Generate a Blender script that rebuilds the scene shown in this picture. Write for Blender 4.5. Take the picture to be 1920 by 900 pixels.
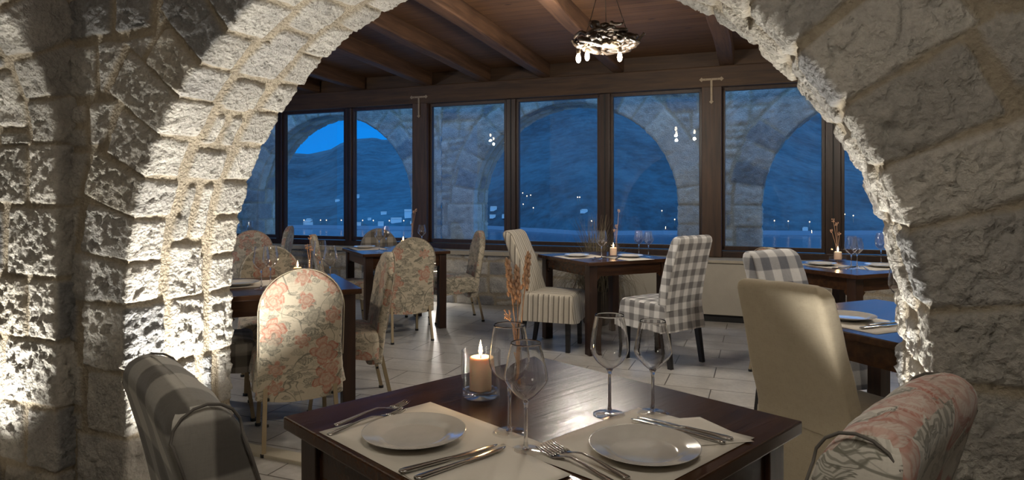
import bpy, bmesh, math, random
import numpy as np
from mathutils import Vector, Matrix, noise as mnoise

for _o in list(bpy.data.objects):
    bpy.data.objects.remove(_o)
SC = bpy.context.scene
COL = SC.collection
PI = math.pi
rnd = random.Random(7)

# ---------------------------------------------------------------- camera, sky, lights, exposure
EYE = 1.27            # eye height
FPX, CX, HZ = 1228.0, 960.0, 369.0     # focal length in px of the 1920 px frame, horizon row
cam_d = bpy.data.cameras.new('camera')
cam = bpy.data.objects.new('camera', cam_d)
COL.objects.link(cam)
cam.location = (0, 0, EYE)
cam.rotation_euler = (PI/2, 0, 0)
cam_d.sensor_width = 36.0
cam_d.lens = FPX/1920*36.0
cam_d.shift_y = (HZ-450)/1920.0
cam_d.clip_start = 0.05
cam_d.clip_end = 6000
SC.camera = cam
SC.view_settings.view_transform = 'Standard'
SC.view_settings.look = 'None'
SC.view_settings.exposure = 0.16
SC.view_settings.gamma = 1.0
SC.view_settings.use_curve_mapping = False
SC.cycles.use_denoising = True
SC.cycles.max_bounces = 10
SC.cycles.diffuse_bounces = 3
SC.cycles.glossy_bounces = 4
SC.cycles.transmission_bounces = 8
SC.cycles.transparent_max_bounces = 24
SC.cycles.caustics_refractive = False
SC.cycles.sample_clamp_indirect = 4.0

W_ = bpy.data.worlds.new('dusk_sky'); SC.world = W_; W_.use_nodes = True
_n = W_.node_tree.nodes; _l = W_.node_tree.links; _n.clear()
_tc = _n.new('ShaderNodeTexCoord'); _sp = _n.new('ShaderNodeSeparateXYZ'); _cr = _n.new('ShaderNodeValToRGB')
_bg = _n.new('ShaderNodeBackground'); _wo = _n.new('ShaderNodeOutputWorld')
_l.new(_tc.outputs['Generated'], _sp.inputs[0]); _l.new(_sp.outputs[2], _cr.inputs[0])
_l.new(_cr.outputs[0], _bg.inputs[0]); _l.new(_bg.outputs[0], _wo.inputs[0])
_e = _cr.color_ramp.elements
_e[0].position = 0.0; _e[0].color = (0.004, 0.235, 0.80, 1)
_e[1].position = 0.12; _e[1].color = (0.006, 0.215, 0.74, 1)
for _p, _c in ((0.24, (0.16, 0.56, 1.25, 1)), (1.0, (0.42, 1.0, 2.0, 1))):
    _x = _e.new(_p); _x.color = _c
_bg.inputs[1].default_value = 1.0

WARM = (1.0, 0.91, 0.78)
WARMW = (1.0, 0.95, 0.86)
L_UP = 185.0
L_BULB = 22.0         # each bulb of the driftwood lamps
L_NEAR = 7.5         # each bulb of the lamp over the near room
L_CANDLE = 0.8

def at(px, py, z):
    """the point of the horizontal plane z seen at a pixel of the photograph"""
    Y = FPX*(EYE-z)/(py-HZ)
    return Vector(((px-CX)/FPX*Y, Y, z))

# ---------------------------------------------------------------- frames of the two long walls
SA = 0.97
TH = 0.4073
AD = np.array([math.cos(TH), -math.sin(TH)]); AN = np.array([math.sin(TH), math.cos(TH)])
AP = np.array([-1.4362, 3.33])*SA           # foot of the arch, far side, left jamb
AR = 1.4834*SA; AZS = EYE+(0.8021-EYE)*SA; ARISE = 0.9548; AT = 0.5595*SA
TW = math.radians(20.7)
WD = np.array([math.cos(TW), -math.sin(TW)]); WN = np.array([math.sin(TW), math.cos(TW)])
def wpt(t, n, z=0.0):
    p = WD*t+WN*n
    return Vector((p[0], p[1], z))
def apt(t, n, z=0.0):
    p = AP+AD*t+AN*n
    return Vector((p[0], p[1], z))

def point_light(name, loc, power, color=WARM, radius=0.03, parent=None):
    d = bpy.data.lights.new(name, 'POINT'); d.energy = power; d.color = color; d.shadow_soft_size = radius
    o = bpy.data.objects.new(name, d); COL.objects.link(o); o.location = loc
    if parent: o.parent = parent
    return o
def spot_light(name, loc, target, power, color=WARM, radius=0.03, angle=100, blend=1.0):
    d = bpy.data.lights.new(name, 'SPOT'); d.energy = power; d.color = color; d.shadow_soft_size = radius
    d.spot_size = math.radians(angle); d.spot_blend = blend
    o = bpy.data.objects.new(name, d); COL.objects.link(o); o.location = loc
    o.rotation_euler = (Vector(target)-Vector(loc)).to_track_quat('-Z', 'Y').to_euler()
    return o

# uplights sunk into the floor at the foot of each jamb, throwing light up the stone
UPL = [(apt(0.26, -AT*0.72, 0.03), apt(0.16, -AT*0.62, 3.0), L_UP, 100),
       (apt(2*AR-0.12, -AT*0.62, 0.03), apt(2*AR-0.10, -AT*0.55, 3.0), L_UP*0.75, 66)]
for _i, (_a, _b, _w, _g) in enumerate(UPL):
    spot_light('uplight_beam', _a+Vector((0, 0, 0.02)), _b, _w, WARMW, 0.05, _g)
LC = AP-AN*(AT+0.073)+AD*(-0.34)      # foot of the side arch, far jamb
def lpt(u, k, z=0.0):                  # u along the side wall towards the camera, k into its opening
    p = LC-AN*u-AD*k
    return Vector((p[0], p[1], z))
spot_light('uplight_beam', lpt(0.24, 0.34, 0.05), lpt(0.18, 0.32, 3.0), L_UP*0.6, WARMW, 0.06)
# soft fill added to lift the near stone faces, no fixture there
_a = bpy.data.lights.new('near_fill', 'AREA'); _a.shape = 'DISK'; _a.size = 0.6; _a.energy = 9; _a.color = (1.0, 0.92, 0.75)
_o = bpy.data.objects.new('near_fill', _a); COL.objects.link(_o); _o.location = (-1.5, 0.1, 3.0)

# ---------------------------------------------------------------- node helper
class NT:
    def __init__(s, m):
        s.t = m.node_tree; s.n = s.t.nodes; s.l = s.t.links
    def new(s, k, **kw):
        x = s.n.new(k)
        for a, b in kw.items(): setattr(x, a, b)
        return x
    def put(s, sock, v):
        if isinstance(v, bpy.types.NodeSocket): s.l.new(v, sock)
        elif isinstance(v, (int, float)) and sock.type == 'RGBA': sock.default_value = (v, v, v, 1)
        elif isinstance(v, tuple) and sock.type == 'RGBA': sock.default_value = (v[0], v[1], v[2], 1)
        elif isinstance(v, tuple) or not isinstance(v, (int, float)): sock.default_value = v
        else:
            try: sock.default_value = v
            except TypeError: sock.default_value = (v, v, v)
    def m(s, op, a, b=None, c=None, clamp=False):
        x = s.new('ShaderNodeMath', operation=op, use_clamp=clamp)
        s.put(x.inputs[0], a)
        if b is not None: s.put(x.inputs[1], b)
        if c is not None: s.put(x.inputs[2], c)
        return x.outputs[0]
    def vm(s, op, a, b=None, sc=None):
        x = s.new('ShaderNodeVectorMath', operation=op)
        s.put(x.inputs[0], a)
        if b is not None: s.put(x.inputs[1], b)
        if sc is not None: s.put(x.inputs['Scale'], sc)
        return x.outputs[1] if op in ('LENGTH', 'DOT_PRODUCT', 'DISTANCE') else x.outputs[0]
    def mix(s, f, a, b, mode='MIX'):
        x = s.new('ShaderNodeMix', data_type='RGBA', blend_type=mode)
        s.put(x.inputs[0], f); s.put(x.inputs[6], a); s.put(x.inputs[7], b)
        return x.outputs[2]
    def sep(s, v):
        x = s.new('ShaderNodeSeparateXYZ'); s.put(x.inputs[0], v); return x.outputs
    def comb(s, a, b, c=0.0):
        x = s.new('ShaderNodeCombineXYZ'); s.put(x.inputs[0], a); s.put(x.inputs[1], b); s.put(x.inputs[2], c); return x.outputs[0]
    def noise(s, v, scale, detail=4, rough=0.55, dist=0.0):
        x = s.new('ShaderNodeTexNoise'); s.put(x.inputs['Vector'], v); s.put(x.inputs['Scale'], scale)
        x.inputs['Detail'].default_value = detail; x.inputs['Roughness'].default_value = rough; x.inputs['Distortion'].default_value = dist
        return x.outputs
    def vor(s, v, scale, feature='F1', dims='3D', rand=1.0):
        x = s.new('ShaderNodeTexVoronoi', feature=feature, voronoi_dimensions=dims); s.put(x.inputs['Vector'], v)
        x.inputs['Scale'].default_value = scale; x.inputs['Randomness'].default_value = rand
        return x.outputs
    def ramp(s, f, stops, interp='LINEAR'):
        x = s.new('ShaderNodeValToRGB'); s.put(x.inputs[0], f); e = x.color_ramp.elements; x.color_ramp.interpolation = interp
        while len(e) < len(stops): e.new(0.5)
        for k, (p, c) in enumerate(stops):
            e[k].position = p; e[k].color = (c, c, c, 1) if isinstance(c, (int, float)) else (c[0], c[1], c[2], 1)
        return x.outputs[0]
    def smooth(s, x, lo, hi):
        r = s.new('ShaderNodeMapRange', interpolation_type='SMOOTHSTEP'); s.put(r.inputs[0], x)
        s.put(r.inputs[1], lo); s.put(r.inputs[2], hi)
        return r.outputs[0]
    def bump(s, h, strength=0.5, dist=0.01, normal=None):
        x = s.new('ShaderNodeBump'); s.put(x.inputs['Height'], h); x.inputs['Strength'].default_value = strength; x.inputs['Distance'].default_value = dist
        if normal is not None: s.l.new(normal, x.inputs['Normal'])
        return x.outputs[0]
    def coord(s, which='Object'):
        return s.new('ShaderNodeTexCoord').outputs[which]
    def uv(s): return s.coord('UV')

def mat(name, color=(0.5, 0.5, 0.5), rough=0.6, metal=0.0, build=None, **inp):
    m = bpy.data.materials.new(name); m.use_nodes = True
    t = NT(m); b = t.n['Principled BSDF']
    b.inputs['Base Color'].default_value = (*color, 1); b.inputs['Roughness'].default_value = rough; b.inputs['Metallic'].default_value = metal
    for k, v in inp.items(): b.inputs[k.replace('_', ' ')].default_value = v
    if build: build(t, b)
    elif not inp.get('Transmission_Weight'):
        n = t.noise(t.coord('Object'), 35, 4, 0.6)[0]
        t.put(b.inputs['Base Color'], t.mix(n, tuple(c*0.9 for c in color), tuple(min(1.0, c*1.1) for c in color)))
        t.put(b.inputs['Roughness'], t.m('MULTIPLY_ADD', n, 0.06, max(rough-0.03, 0.0)))
    return m

# ---------------------------------------------------------------- materials
def _stone(t, b):
    co = t.coord('Object')
    a = t.new('ShaderNodeAttribute', attribute_name='col').outputs['Color']
    n1 = t.noise(co, 9, 5, 0.6)[0]; n2 = t.noise(co, 60, 4, 0.6)[0]
    c = t.mix(t.ramp(n1, [(0.3, 0.0), (0.7, 1.0)]), t.mix(1.0, a, (0.80, 0.79, 0.78), 'MULTIPLY'), t.mix(1.0, a, (1.12, 1.10, 1.06), 'MULTIPLY'))
    c = t.mix(t.m('MULTIPLY', t.ramp(n2, [(0.42, 1.0), (0.55, 0.0)]), 0.35), c, t.mix(1.0, c, (0.62, 0.61, 0.60), 'MULTIPLY'))
    t.put(b.inputs['Base Color'], c)
    h = t.m('ADD', t.m('MULTIPLY', t.noise(co, 45, 6, 0.65)[0], 1.0), t.m('MULTIPLY', t.noise(co, 260, 3, 0.6)[0], 0.22))
    v1 = t.vor(t.vm('ADD', co, t.vm('SCALE', t.noise(co, 30, 2)[1], sc=0.02)), 75)[0]
    h = t.m('ADD', h, t.m('MULTIPLY', v1, 0.5))
    t.put(b.inputs['Normal'], t.bump(h, 0.9, 0.016))
M_STONE = mat('stone', rough=0.92, build=_stone)

def _wood(base, dark, scale=1.0, axis=0, bump=0.3):
    def f(t, b):
        co = t.coord('Object')
        s = [30*scale]*3; s[axis] = 2.2*scale
        v = t.vm('MULTIPLY', co, tuple(s))
        n = t.noise(v, 1.0, 6, 0.6, 0.6)[0]
        big = t.noise(co, 3.0, 3, 0.5)[0]
        c = t.mix(t.ramp(n, [(0.3, 0.0), (0.7, 1.0)]), dark, base)
        c = t.mix(t.ramp(big, [(0.35, 0.35), (0.7, 0.0)]), c, t.mix(1.0, c, (0.55, 0.5, 0.45), 'MULTIPLY'))
        t.put(b.inputs['Base Color'], c)
        t.put(b.inputs['Normal'], t.bump(n, bump, 0.004))
    return f
M_TABLE = mat('dark_table_wood', rough=0.24, build=_wood((0.085, 0.036, 0.015), (0.030, 0.013, 0.007), 1.0, 0, 0.22), Specular_IOR_Level=0.38)
M_BEAM = mat('brown_beam_wood', rough=0.62, build=_wood((0.085, 0.044, 0.019), (0.028, 0.014, 0.007), 0.8, 0, 0.5))
M_BEAMZ = mat('brown_post_wood', rough=0.5, build=_wood((0.085, 0.042, 0.022), (0.028, 0.015, 0.009), 0.8, 2, 0.5))
M_FRAME = mat('dark_window_frame', rough=0.4, build=_wood((0.045, 0.021, 0.013), (0.018, 0.009, 0.006), 0.9, 2, 0.3))
M_LEG = mat('black_leg_wood', (0.012, 0.011, 0.012), 0.4)
M_GOLD = mat('beige_enamel_metal', (0.34, 0.27, 0.17), 0.42, 0.35)
M_BLACK = mat('black_rubber', (0.01, 0.01, 0.01), 0.6)
M_STEEL = mat('polished_steel', (0.55, 0.54, 0.53), 0.16, 1.0)
M_IRON = mat('aged_iron', (0.26, 0.20, 0.14), 0.5, 0.6)
M_PLATE = mat('white_porcelain', (0.62, 0.60, 0.56), 0.10, Coat_Weight=0.5)
M_WAX = mat('candle_wax', (0.80, 0.60, 0.46), 0.5, Subsurface_Weight=0.35, Subsurface_Scale=0.02)
M_WAX.node_tree.nodes['Principled BSDF'].inputs['Subsurface Radius'].default_value = (1.0, 0.5, 0.3)
M_STRAW = mat('dry_straw', (0.55, 0.35, 0.23), 0.7)
M_GRASS = mat('dry_grass', (0.22, 0.18, 0.115), 0.7)
M_POT = mat('dark_clay', (0.06, 0.045, 0.035), 0.7)
M_WICK = mat('wick', (0.01, 0.008, 0.006), 0.9)

def emis(name, color, strength):
    m = bpy.data.materials.new(name); m.use_nodes = True
    t = NT(m); t.n.clear()
    e = t.new('ShaderNodeEmission'); e.inputs[0].default_value = (*color, 1); e.inputs[1].default_value = strength
    t.l.new(e.outputs[0], t.new('ShaderNodeOutputMaterial').inputs[0])
    return m
M_BULB = emis('lit_bulb', (1.0, 0.84, 0.62), 16)
M_FLAME = emis('flame', (1.0, 0.62, 0.28), 45)
M_LENS = emis('lit_lens', (1.0, 0.86, 0.66), 12)
M_TOWN = emis('lit_window', (1.0, 0.75, 0.45), 4)
M_TOWNC = emis('street_light', (0.75, 0.85, 1.0), 9)

def _glassmix(name, refl=1.0, tint=(1, 1, 1), ior=1.5, rough=0.0, pw=5.0):
    m = bpy.data.materials.new(name); m.use_nodes = True
    t = NT(m); t.n.clear()
    tr = t.new('ShaderNodeBsdfTransparent'); tr.inputs[0].default_value = (*tint, 1)
    gl = t.new('ShaderNodeBsdfGlossy'); gl.inputs['Roughness'].default_value = rough; gl.inputs['Color'].default_value = (refl, refl, refl, 1)
    ge = t.new('ShaderNodeNewGeometry'); cs = t.m('ABSOLUTE', t.vm('DOT_PRODUCT', ge.outputs['Normal'], ge.outputs['Incoming']))
    f0 = ((ior-1)/(ior+1))**2
    fr = t.m('MULTIPLY_ADD', t.m('POWER', t.m('SUBTRACT', 1.0, cs, clamp=True), pw), 1-f0, f0)
    mx = t.new('ShaderNodeMixShader'); t.l.new(fr, mx.inputs[0]); t.l.new(tr.outputs[0], mx.inputs[1]); t.l.new(gl.outputs[0], mx.inputs[2])
    t.l.new(mx.outputs[0], t.new('ShaderNodeOutputMaterial').inputs[0])
    return m
M_PANE = _glassmix('window_glass', 1.0, (0.98, 0.985, 0.99), 1.42)
M_BOWL = _glassmix('thin_wine_glass', 1.0, (0.985, 0.985, 0.985), 1.9, 0.04, 3.6)
M_CUP = _glassmix('candle_cup_glass', 0.9, (0.98, 0.98, 0.98), 1.38, 0.02)
M_GLASS = mat('clear_glass', (1, 1, 1), 0.0, Transmission_Weight=1.0, IOR=1.48)

def _floor(t, b):
    co = t.coord('Object')     # floor object is turned so that x runs along the long joints
    bt = t.new('ShaderNodeTexBrick'); t.put(bt.inputs['Vector'], co)
    bt.offset = 0.5; bt.inputs['Scale'].default_value = 1.0
    bt.inputs['Brick Width'].default_value = 0.60; bt.inputs['Row Height'].default_value = 0.30
    bt.inputs['Mortar Size'].default_value = 0.0042; bt.inputs['Mortar Smooth'].default_value = 0.3; bt.inputs['Bias'].default_value = 0.0
    bt.inputs['Color1'].default_value = (0.0, 0.0, 0.0, 1); bt.inputs['Color2'].default_value = (1, 1, 1, 1); bt.inputs['Mortar'].default_value = (0.5, 0.5, 0.5, 1)
    n = t.noise(co, 5, 6, 0.62, 0.4)[0]; n2 = t.noise(co, 35, 4, 0.6)[0]
    c = t.mix(t.ramp(n, [(0.3, 0.0), (0.72, 1.0)]), (0.33, 0.315, 0.295), (0.50, 0.48, 0.45))
    c = t.mix(t.m('MULTIPLY', bt.outputs['Color'], 0.22), c, t.mix(1.0, c, (0.75, 0.74, 0.73), 'MULTIPLY'))
    c = t.mix(t.m('MULTIPLY', t.ramp(n2, [(0.4, 0.0), (0.6, 1.0)]), 0.18), c, (0.2, 0.185, 0.165))
    c = t.mix(bt.outputs['Fac'], c, (0.085, 0.075, 0.062))
    t.put(b.inputs['Base Color'], c)
    t.put(b.inputs['Roughness'], t.m('MULTIPLY_ADD', n, 0.22, 0.26))
    h = t.m('SUBTRACT', t.m('MULTIPLY', n, 0.35), bt.outputs['Fac'])
    t.put(b.inputs['Normal'], t.bump(h, 0.35, 0.006))
M_FLOOR = mat('floor_tile', rough=0.4, build=_floor)

def _planks(t, b):
    co = t.coord('Object'); x, y, z = t.sep(co)
    row = t.m('FLOOR', t.m('DIVIDE', y, 0.115)); fr = t.m('FRACT', t.m('DIVIDE', y, 0.115))
    wn = t.new('ShaderNodeTexWhiteNoise', noise_dimensions='1D'); t.put(wn.inputs['W'], row)
    v = t.comb(t.m('MULTIPLY', t.m('ADD', x, t.m('MULTIPLY', wn.outputs[0], 9.0)), 2.0), t.m('MULTIPLY', y, 40), 0.0)
    n = t.noise(v, 1.0, 6, 0.6, 0.8)[0]; big = t.noise(co, 1.6, 4, 0.6)[0]
    c = t.mix(t.ramp(n, [(0.25, 0.0), (0.75, 1.0)]), (0.075, 0.034, 0.014), (0.20, 0.098, 0.041))
    c = t.mix(t.m('MULTIPLY', wn.outputs[0], 0.45), c, t.mix(1.0, c, (0.55, 0.5, 0.5), 'MULTIPLY'))
    c = t.mix(t.ramp(big, [(0.4, 0.0), (0.75, 0.5)]), c, (0.17, 0.10, 0.07))
    kn = t.vor(t.comb(t.m('MULTIPLY', x, 2.2), t.m('MULTIPLY', y, 6.0), 0.0), 1.0)[0]
    c = t.mix(t.smooth(kn, 0.10, 0.04), c, (0.02, 0.009, 0.005))
    g = t.smooth(t.m('ABSOLUTE', t.m('SUBTRACT', fr, 0.5)), 0.475, 0.495)
    c = t.mix(g, c, (0.012, 0.006, 0.004))
    t.put(b.inputs['Base Color'], c)
    t.put(b.inputs['Normal'], t.bump(t.m('SUBTRACT', t.m('MULTIPLY', n, 0.2), g), 0.5, 0.006))
M_PLANK = mat('ceiling_plank', rough=0.6, build=_planks)

def _plaster(c0):
    def f(t, b):
        co = t.coord('Object'); n = t.noise(co, 4, 6, 0.6)[0]; n2 = t.noise(co, 90, 4, 0.6)[0]
        t.put(b.inputs['Base Color'], t.mix(n, tuple(x*0.8 for x in c0), tuple(x*1.15 for x in c0)))
        t.put(b.inputs['Normal'], t.bump(n2, 0.4, 0.003))
    return f
M_LEDGE = mat('stone_ledge', rough=0.7, build=_plaster((0.38, 0.34, 0.27)))
M_PANEL = mat('cream_panel', rough=0.55, build=_plaster((0.40, 0.37, 0.31)))
M_WALLN = mat('near_room_plaster', rough=0.9, build=_plaster((0.30, 0.24, 0.17)))

def cloth(name, colorf, rough=0.85, weave=900, bump=0.35):
    m = bpy.data.materials.new(name); m.use_nodes = True
    t = NT(m); b = t.n['Principled BSDF']; b.inputs['Roughness'].default_value = rough
    b.inputs['Sheen Weight'].default_value = 0.15
    uv = t.uv(); c = colorf(t, uv)
    x, y, z = t.sep(uv)
    wv = t.m('MULTIPLY', t.m('SINE', t.m('MULTIPLY', x, weave*2.2)), t.m('SINE', t.m('MULTIPLY', y, weave*2.2)))
    n = t.noise(t.vm('MULTIPLY', uv, (260.0, 40.0, 1.0)), 1.0, 3, 0.6)[0]
    n3 = t.noise(t.vm('MULTIPLY', uv, (40.0, 260.0, 1.0)), 1.0, 3, 0.6)[0]
    th = t.m('ADD', n, n3)
    c = t.mix(t.m('MULTIPLY', t.ramp(th, [(0.75, 1.0), (1.15, 0.0)]), 0.22), c, t.mix(1.0, c, (0.6, 0.58, 0.55), 'MULTIPLY'))
    t.put(b.inputs['Base Color'], c)
    wr = t.noise(t.coord('Object'), 14, 3, 0.5, 0.5)[0]
    h = t.m('ADD', t.m('MULTIPLY', th, 0.10), t.m('MULTIPLY', wr, 1.2))
    t.put(b.inputs['Normal'], t.bump(h, bump, 0.008))
    return m

def gingham(white, grey, size, soft=0.004, off=(0.0, 0.0), skew=0.0):
    def f(t, uv):
        x, y, z = t.sep(uv)
        w = t.noise(uv, 5, 2, 0.5)[0]
        def band(c, o):
            c = t.m('ADD', t.m('ADD', c, o), t.m('MULTIPLY', w, 0.012))
            p = t.m('PINGPONG', c, size)
            return t.smooth(p, size/2-soft, size/2+soft)
        a = band(x, off[0]); b = band(y, off[1])
        s = t.m('MULTIPLY', t.m('ADD', a, b), 0.5)
        mid = tuple((p*0.42+q*0.58) for p, q in zip(white, grey))
        return t.ramp(s, [(0.0, white), (0.5, mid), (1.0, grey)])
    return f

def stripes(base, dark, light):
    def f(t, uv):
        x, y, z = t.sep(uv)
        w = t.m('ADD', x, t.m('MULTIPLY', t.noise(uv, 6, 2, 0.5)[0], 0.006))
        a = t.smooth(t.m('PINGPONG', w, 0.022), 0.0160, 0.0172)
        b_ = t.smooth(t.m('PINGPONG', t.m('ADD', w, 0.008), 0.044), 0.041, 0.0425)
        c = t.mix(a, base, dark)
        return t.mix(b_, c, light)
    return f

def floral(base=(0.54, 0.475, 0.365), coral=(0.38, 0.105, 0.065), grey=(0.15, 0.145, 0.115), k=1.0, seed=0.0):
    """printed chintz: big coral blooms, grey-green leaves and thin scrolling stems"""
    pink = tuple(a*0.45+b*0.55 for a, b in zip(coral, base)); sage = tuple(a*0.5+b*0.5 for a, b in zip(grey, base))
    def f(t, uv):
        uv = t.vm('ADD', t.vm('SCALE', uv, sc=k), (3.1+seed, 1.7+seed*0.63, 0.0))
        w = t.noise(uv, 16, 3, 0.6)[1]
        uvw = t.vm('ADD', uv, t.vm('SCALE', t.vm('SUBTRACT', w, (0.5, 0.5, 0.5)), sc=0.050))
        c = t.mix(t.m('MULTIPLY', t.noise(uv, 3, 3)[0], 0.4), base, tuple(x*0.82 for x in base))
        # stems
        for sc_, th_, col_, o in ((6.5, 0.010, sage, 0.0), (4.2, 0.009, grey, 5.0)):
            n = t.noise(t.vm('ADD', uv, (o, o, 0.0)), sc_, 1.5, 0.4, 1.6)[0]
            ln = t.smooth(t.m('ABSOLUTE', t.m('SUBTRACT', n, 0.5)), th_*1.6, th_*0.6)
            c = t.mix(t.m('MULTIPLY', ln, 0.8), c, col_)
        # leaves (two directions)
        for ang, sc_, o, col_, thr in ((0.7, 8.5, 1.3, grey, 0.45), (-0.5, 9.5, 4.1, sage, 0.40), (1.9, 14.0, 7.7, grey, 0.5)):
            mp = t.new('ShaderNodeMapping'); t.put(mp.inputs['Vector'], t.vm('ADD', uvw, (o, o*0.7, 0.0)))
            mp.inputs['Rotation'].default_value = (0, 0, ang); mp.inputs['Scale'].default_value = (1.0, 2.3, 1.0)
            vo = t.vor(mp.outputs[0], sc_, dims='2D', rand=0.85)
            lx, ly, _ = t.sep(t.vm('SUBTRACT', t.vm('SCALE', mp.outputs[0], sc=sc_), t.vm('SCALE', vo[2], sc=sc_)))
            r = t.m('SQRT', t.m('ADD', t.m('MULTIPLY', lx, lx), t.m('MULTIPLY', ly, ly)))
            edge = t.m('MULTIPLY_ADD', t.m('SINE', t.m('MULTIPLY', lx, 46)), 0.03, 0.33)
            msk = t.smooth(r, edge, t.m('SUBTRACT', edge, 0.04))
            pres = t.m('GREATER_THAN', t.sep(vo[1])[0], thr)
            vein = t.smooth(t.m('SINE', t.m('MULTIPLY', t.m('ADD', lx, t.m('ABSOLUTE', ly)), 38)), -0.2, 0.7)
            rim = t.smooth(r, t.m('SUBTRACT', edge, 0.09), t.m('SUBTRACT', edge, 0.05))
            op = t.m('MULTIPLY', t.m('MULTIPLY', msk, pres), t.m('MAXIMUM', t.m('MULTIPLY_ADD', vein, 0.55, 0.20), t.m('MULTIPLY', rim, 0.9)))
            c = t.mix(op, c, col_)
        # blooms
        for sc_, o, npet, thr, hi, lo in ((4.6, 0.4, 5.0, 0.50, coral, pink), (7.5, 3.3, 6.0, 0.62, pink, coral), (6.2, 6.1, 8.0, 0.66, grey, sage)):
            v = t.vm('ADD', uvw, (o, o*1.3, 0.0))
            vo = t.vor(v, sc_, dims='2D', rand=0.8)
            lx, ly, _ = t.sep(t.vm('SUBTRACT', t.vm('SCALE', v, sc=sc_), t.vm('SCALE', vo[2], sc=sc_)))
            r = t.m('SQRT', t.m('ADD', t.m('MULTIPLY', lx, lx), t.m('MULTIPLY', ly, ly)))
            an = t.m('ARCTAN2', ly, lx)
            rc = t.sep(vo[1])
            pet = t.m('ABSOLUTE', t.m('COSINE', t.m('MULTIPLY_ADD', an, npet/2, t.m('MULTIPLY', rc[1], 6.0))))
            R_ = t.m('MULTIPLY_ADD', pet, 0.17, 0.19)
            pres = t.m('GREATER_THAN', rc[0], thr)
            msk = t.m('MULTIPLY', t.smooth(r, R_, t.m('SUBTRACT', R_, 0.025)), pres)
            q = t.m('DIVIDE', r, R_)
            ring = t.smooth(t.m('SINE', t.m('MULTIPLY_ADD', q, 17.0, t.m('MULTIPLY', pet, 5.0))), -0.1, 0.8)
            rays = t.smooth(t.m('SINE', t.m('MULTIPLY', an, npet*7)), 0.2, 0.9)
            cc = t.mix(t.m('MAXIMUM', ring, t.m('MULTIPLY', rays, 0.6)), lo, hi)
            cc = t.mix(t.smooth(q, 0.80, 0.93), cc, hi)
            cc = t.mix(t.m('MULTIPLY', t.smooth(q, 0.9, 0.2), 0.35), cc, base)
            c = t.mix(t.m('MULTIPLY', msk, 0.76), c, cc)
        return c
    return f
F_FLORAL = cloth('floral_chintz', floral())
F_FLORALB = cloth('floral_chintz_large', floral(base=(0.60, 0.57, 0.51), k=0.72, seed=2.3))
F_GINGHAM = cloth('grey_white_check', gingham((0.72, 0.71, 0.69), (0.17, 0.165, 0.165), 0.050))
F_PLAIDB = cloth('slate_white_plaid', gingham((0.68, 0.68, 0.68), (0.13, 0.14, 0.17), 0.070, off=(0.02, 0.01)))
F_PLAIDN = cloth('taupe_plaid', gingham((0.42, 0.40, 0.36), (0.075, 0.068, 0.060), 0.075, off=(0.02, 0.03)))
F_PLAIDD = cloth('dark_check', gingham((0.34, 0.31, 0.26), (0.10, 0.088, 0.072), 0.062))
F_STRIPE = cloth('beige_ticking', stripes((0.42, 0.38, 0.31), (0.16, 0.14, 0.115), (0.64, 0.60, 0.52)))
F_LINEN = cloth('cream_linen', lambda t, uv: t.mix(t.noise(uv, 30, 4)[0], (0.37, 0.315, 0.225), (0.43, 0.37, 0.27)))
F_PIPE = mat('piping_cord', (0.36, 0.31, 0.23), 0.8)
F_PIPEG = mat('piping_cord_grey', (0.10, 0.09, 0.08), 0.8)
F_PAPER = mat('paper_mat', rough=0.8, build=lambda t, b: (t.put(b.inputs['Base Color'], (0.70, 0.66, 0.59)),
      t.put(b.inputs['Normal'], t.bump(t.noise(t.coord('Object'), 60, 3)[0], 0.15, 0.002))))
F_NAPKIN = mat('paper_napkin', rough=0.85, build=lambda t, b: (t.put(b.inputs['Base Color'], (0.74, 0.70, 0.63)),
      t.put(b.inputs['Normal'], t.bump(t.noise(t.coord('Object'), 120, 3)[0], 0.3, 0.002))))
F_SCREW = mat('bracket_metal', (0.30, 0.24, 0.17), 0.5, 0.5)

# ---------------------------------------------------------------- object helpers
def link(name, me, material=None, parent=None, smooth=False):
    o = bpy.data.objects.new(name, me); COL.objects.link(o)
    if material is not None:
        for m in (material if isinstance(material, (list, tuple)) else [material]): me.materials.append(m)
    if parent is not None: o.parent = parent
    if smooth:
        me.polygons.foreach_set('use_smooth', [True]*len(me.polygons)); me.update()
    return o
def obj(name, bm, material, parent=None, smooth=False):
    me = bpy.data.meshes.new(name); bm.normal_update(); bm.to_mesh(me); bm.free()
    return link(name, me, material, parent, smooth)
def thing(name, label, cat, loc=(0, 0, 0), rotz=0.0, group=None):
    o = bpy.data.objects.new(name, None); COL.objects.link(o); o.empty_display_size = 0.1
    o.location = loc; o.rotation_euler = (0, 0, rotz); o['label'] = label; o['category'] = cat
    if group: o['group'] = group
    return o
def tag(o, label, cat, group=None):
    o['label'] = label; o['category'] = cat
    if group: o['group'] = group
    return o
def struct(o):
    o['kind'] = 'structure'; return o
def dup(root, loc, rotz=0.0, label=None, group=None, scale=None):
    r = root.copy(); COL.objects.link(r); r.location = loc; r.rotation_euler = (0, 0, rotz)
    if label: r['label'] = label
    if group: r['group'] = group
    if scale: r.scale = scale
    for ch in list(root.children):
        c = ch.copy(); COL.objects.link(c); c.parent = r
        for g in ch.children:
            d = g.copy(); COL.objects.link(d); d.parent = c
    return r

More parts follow.
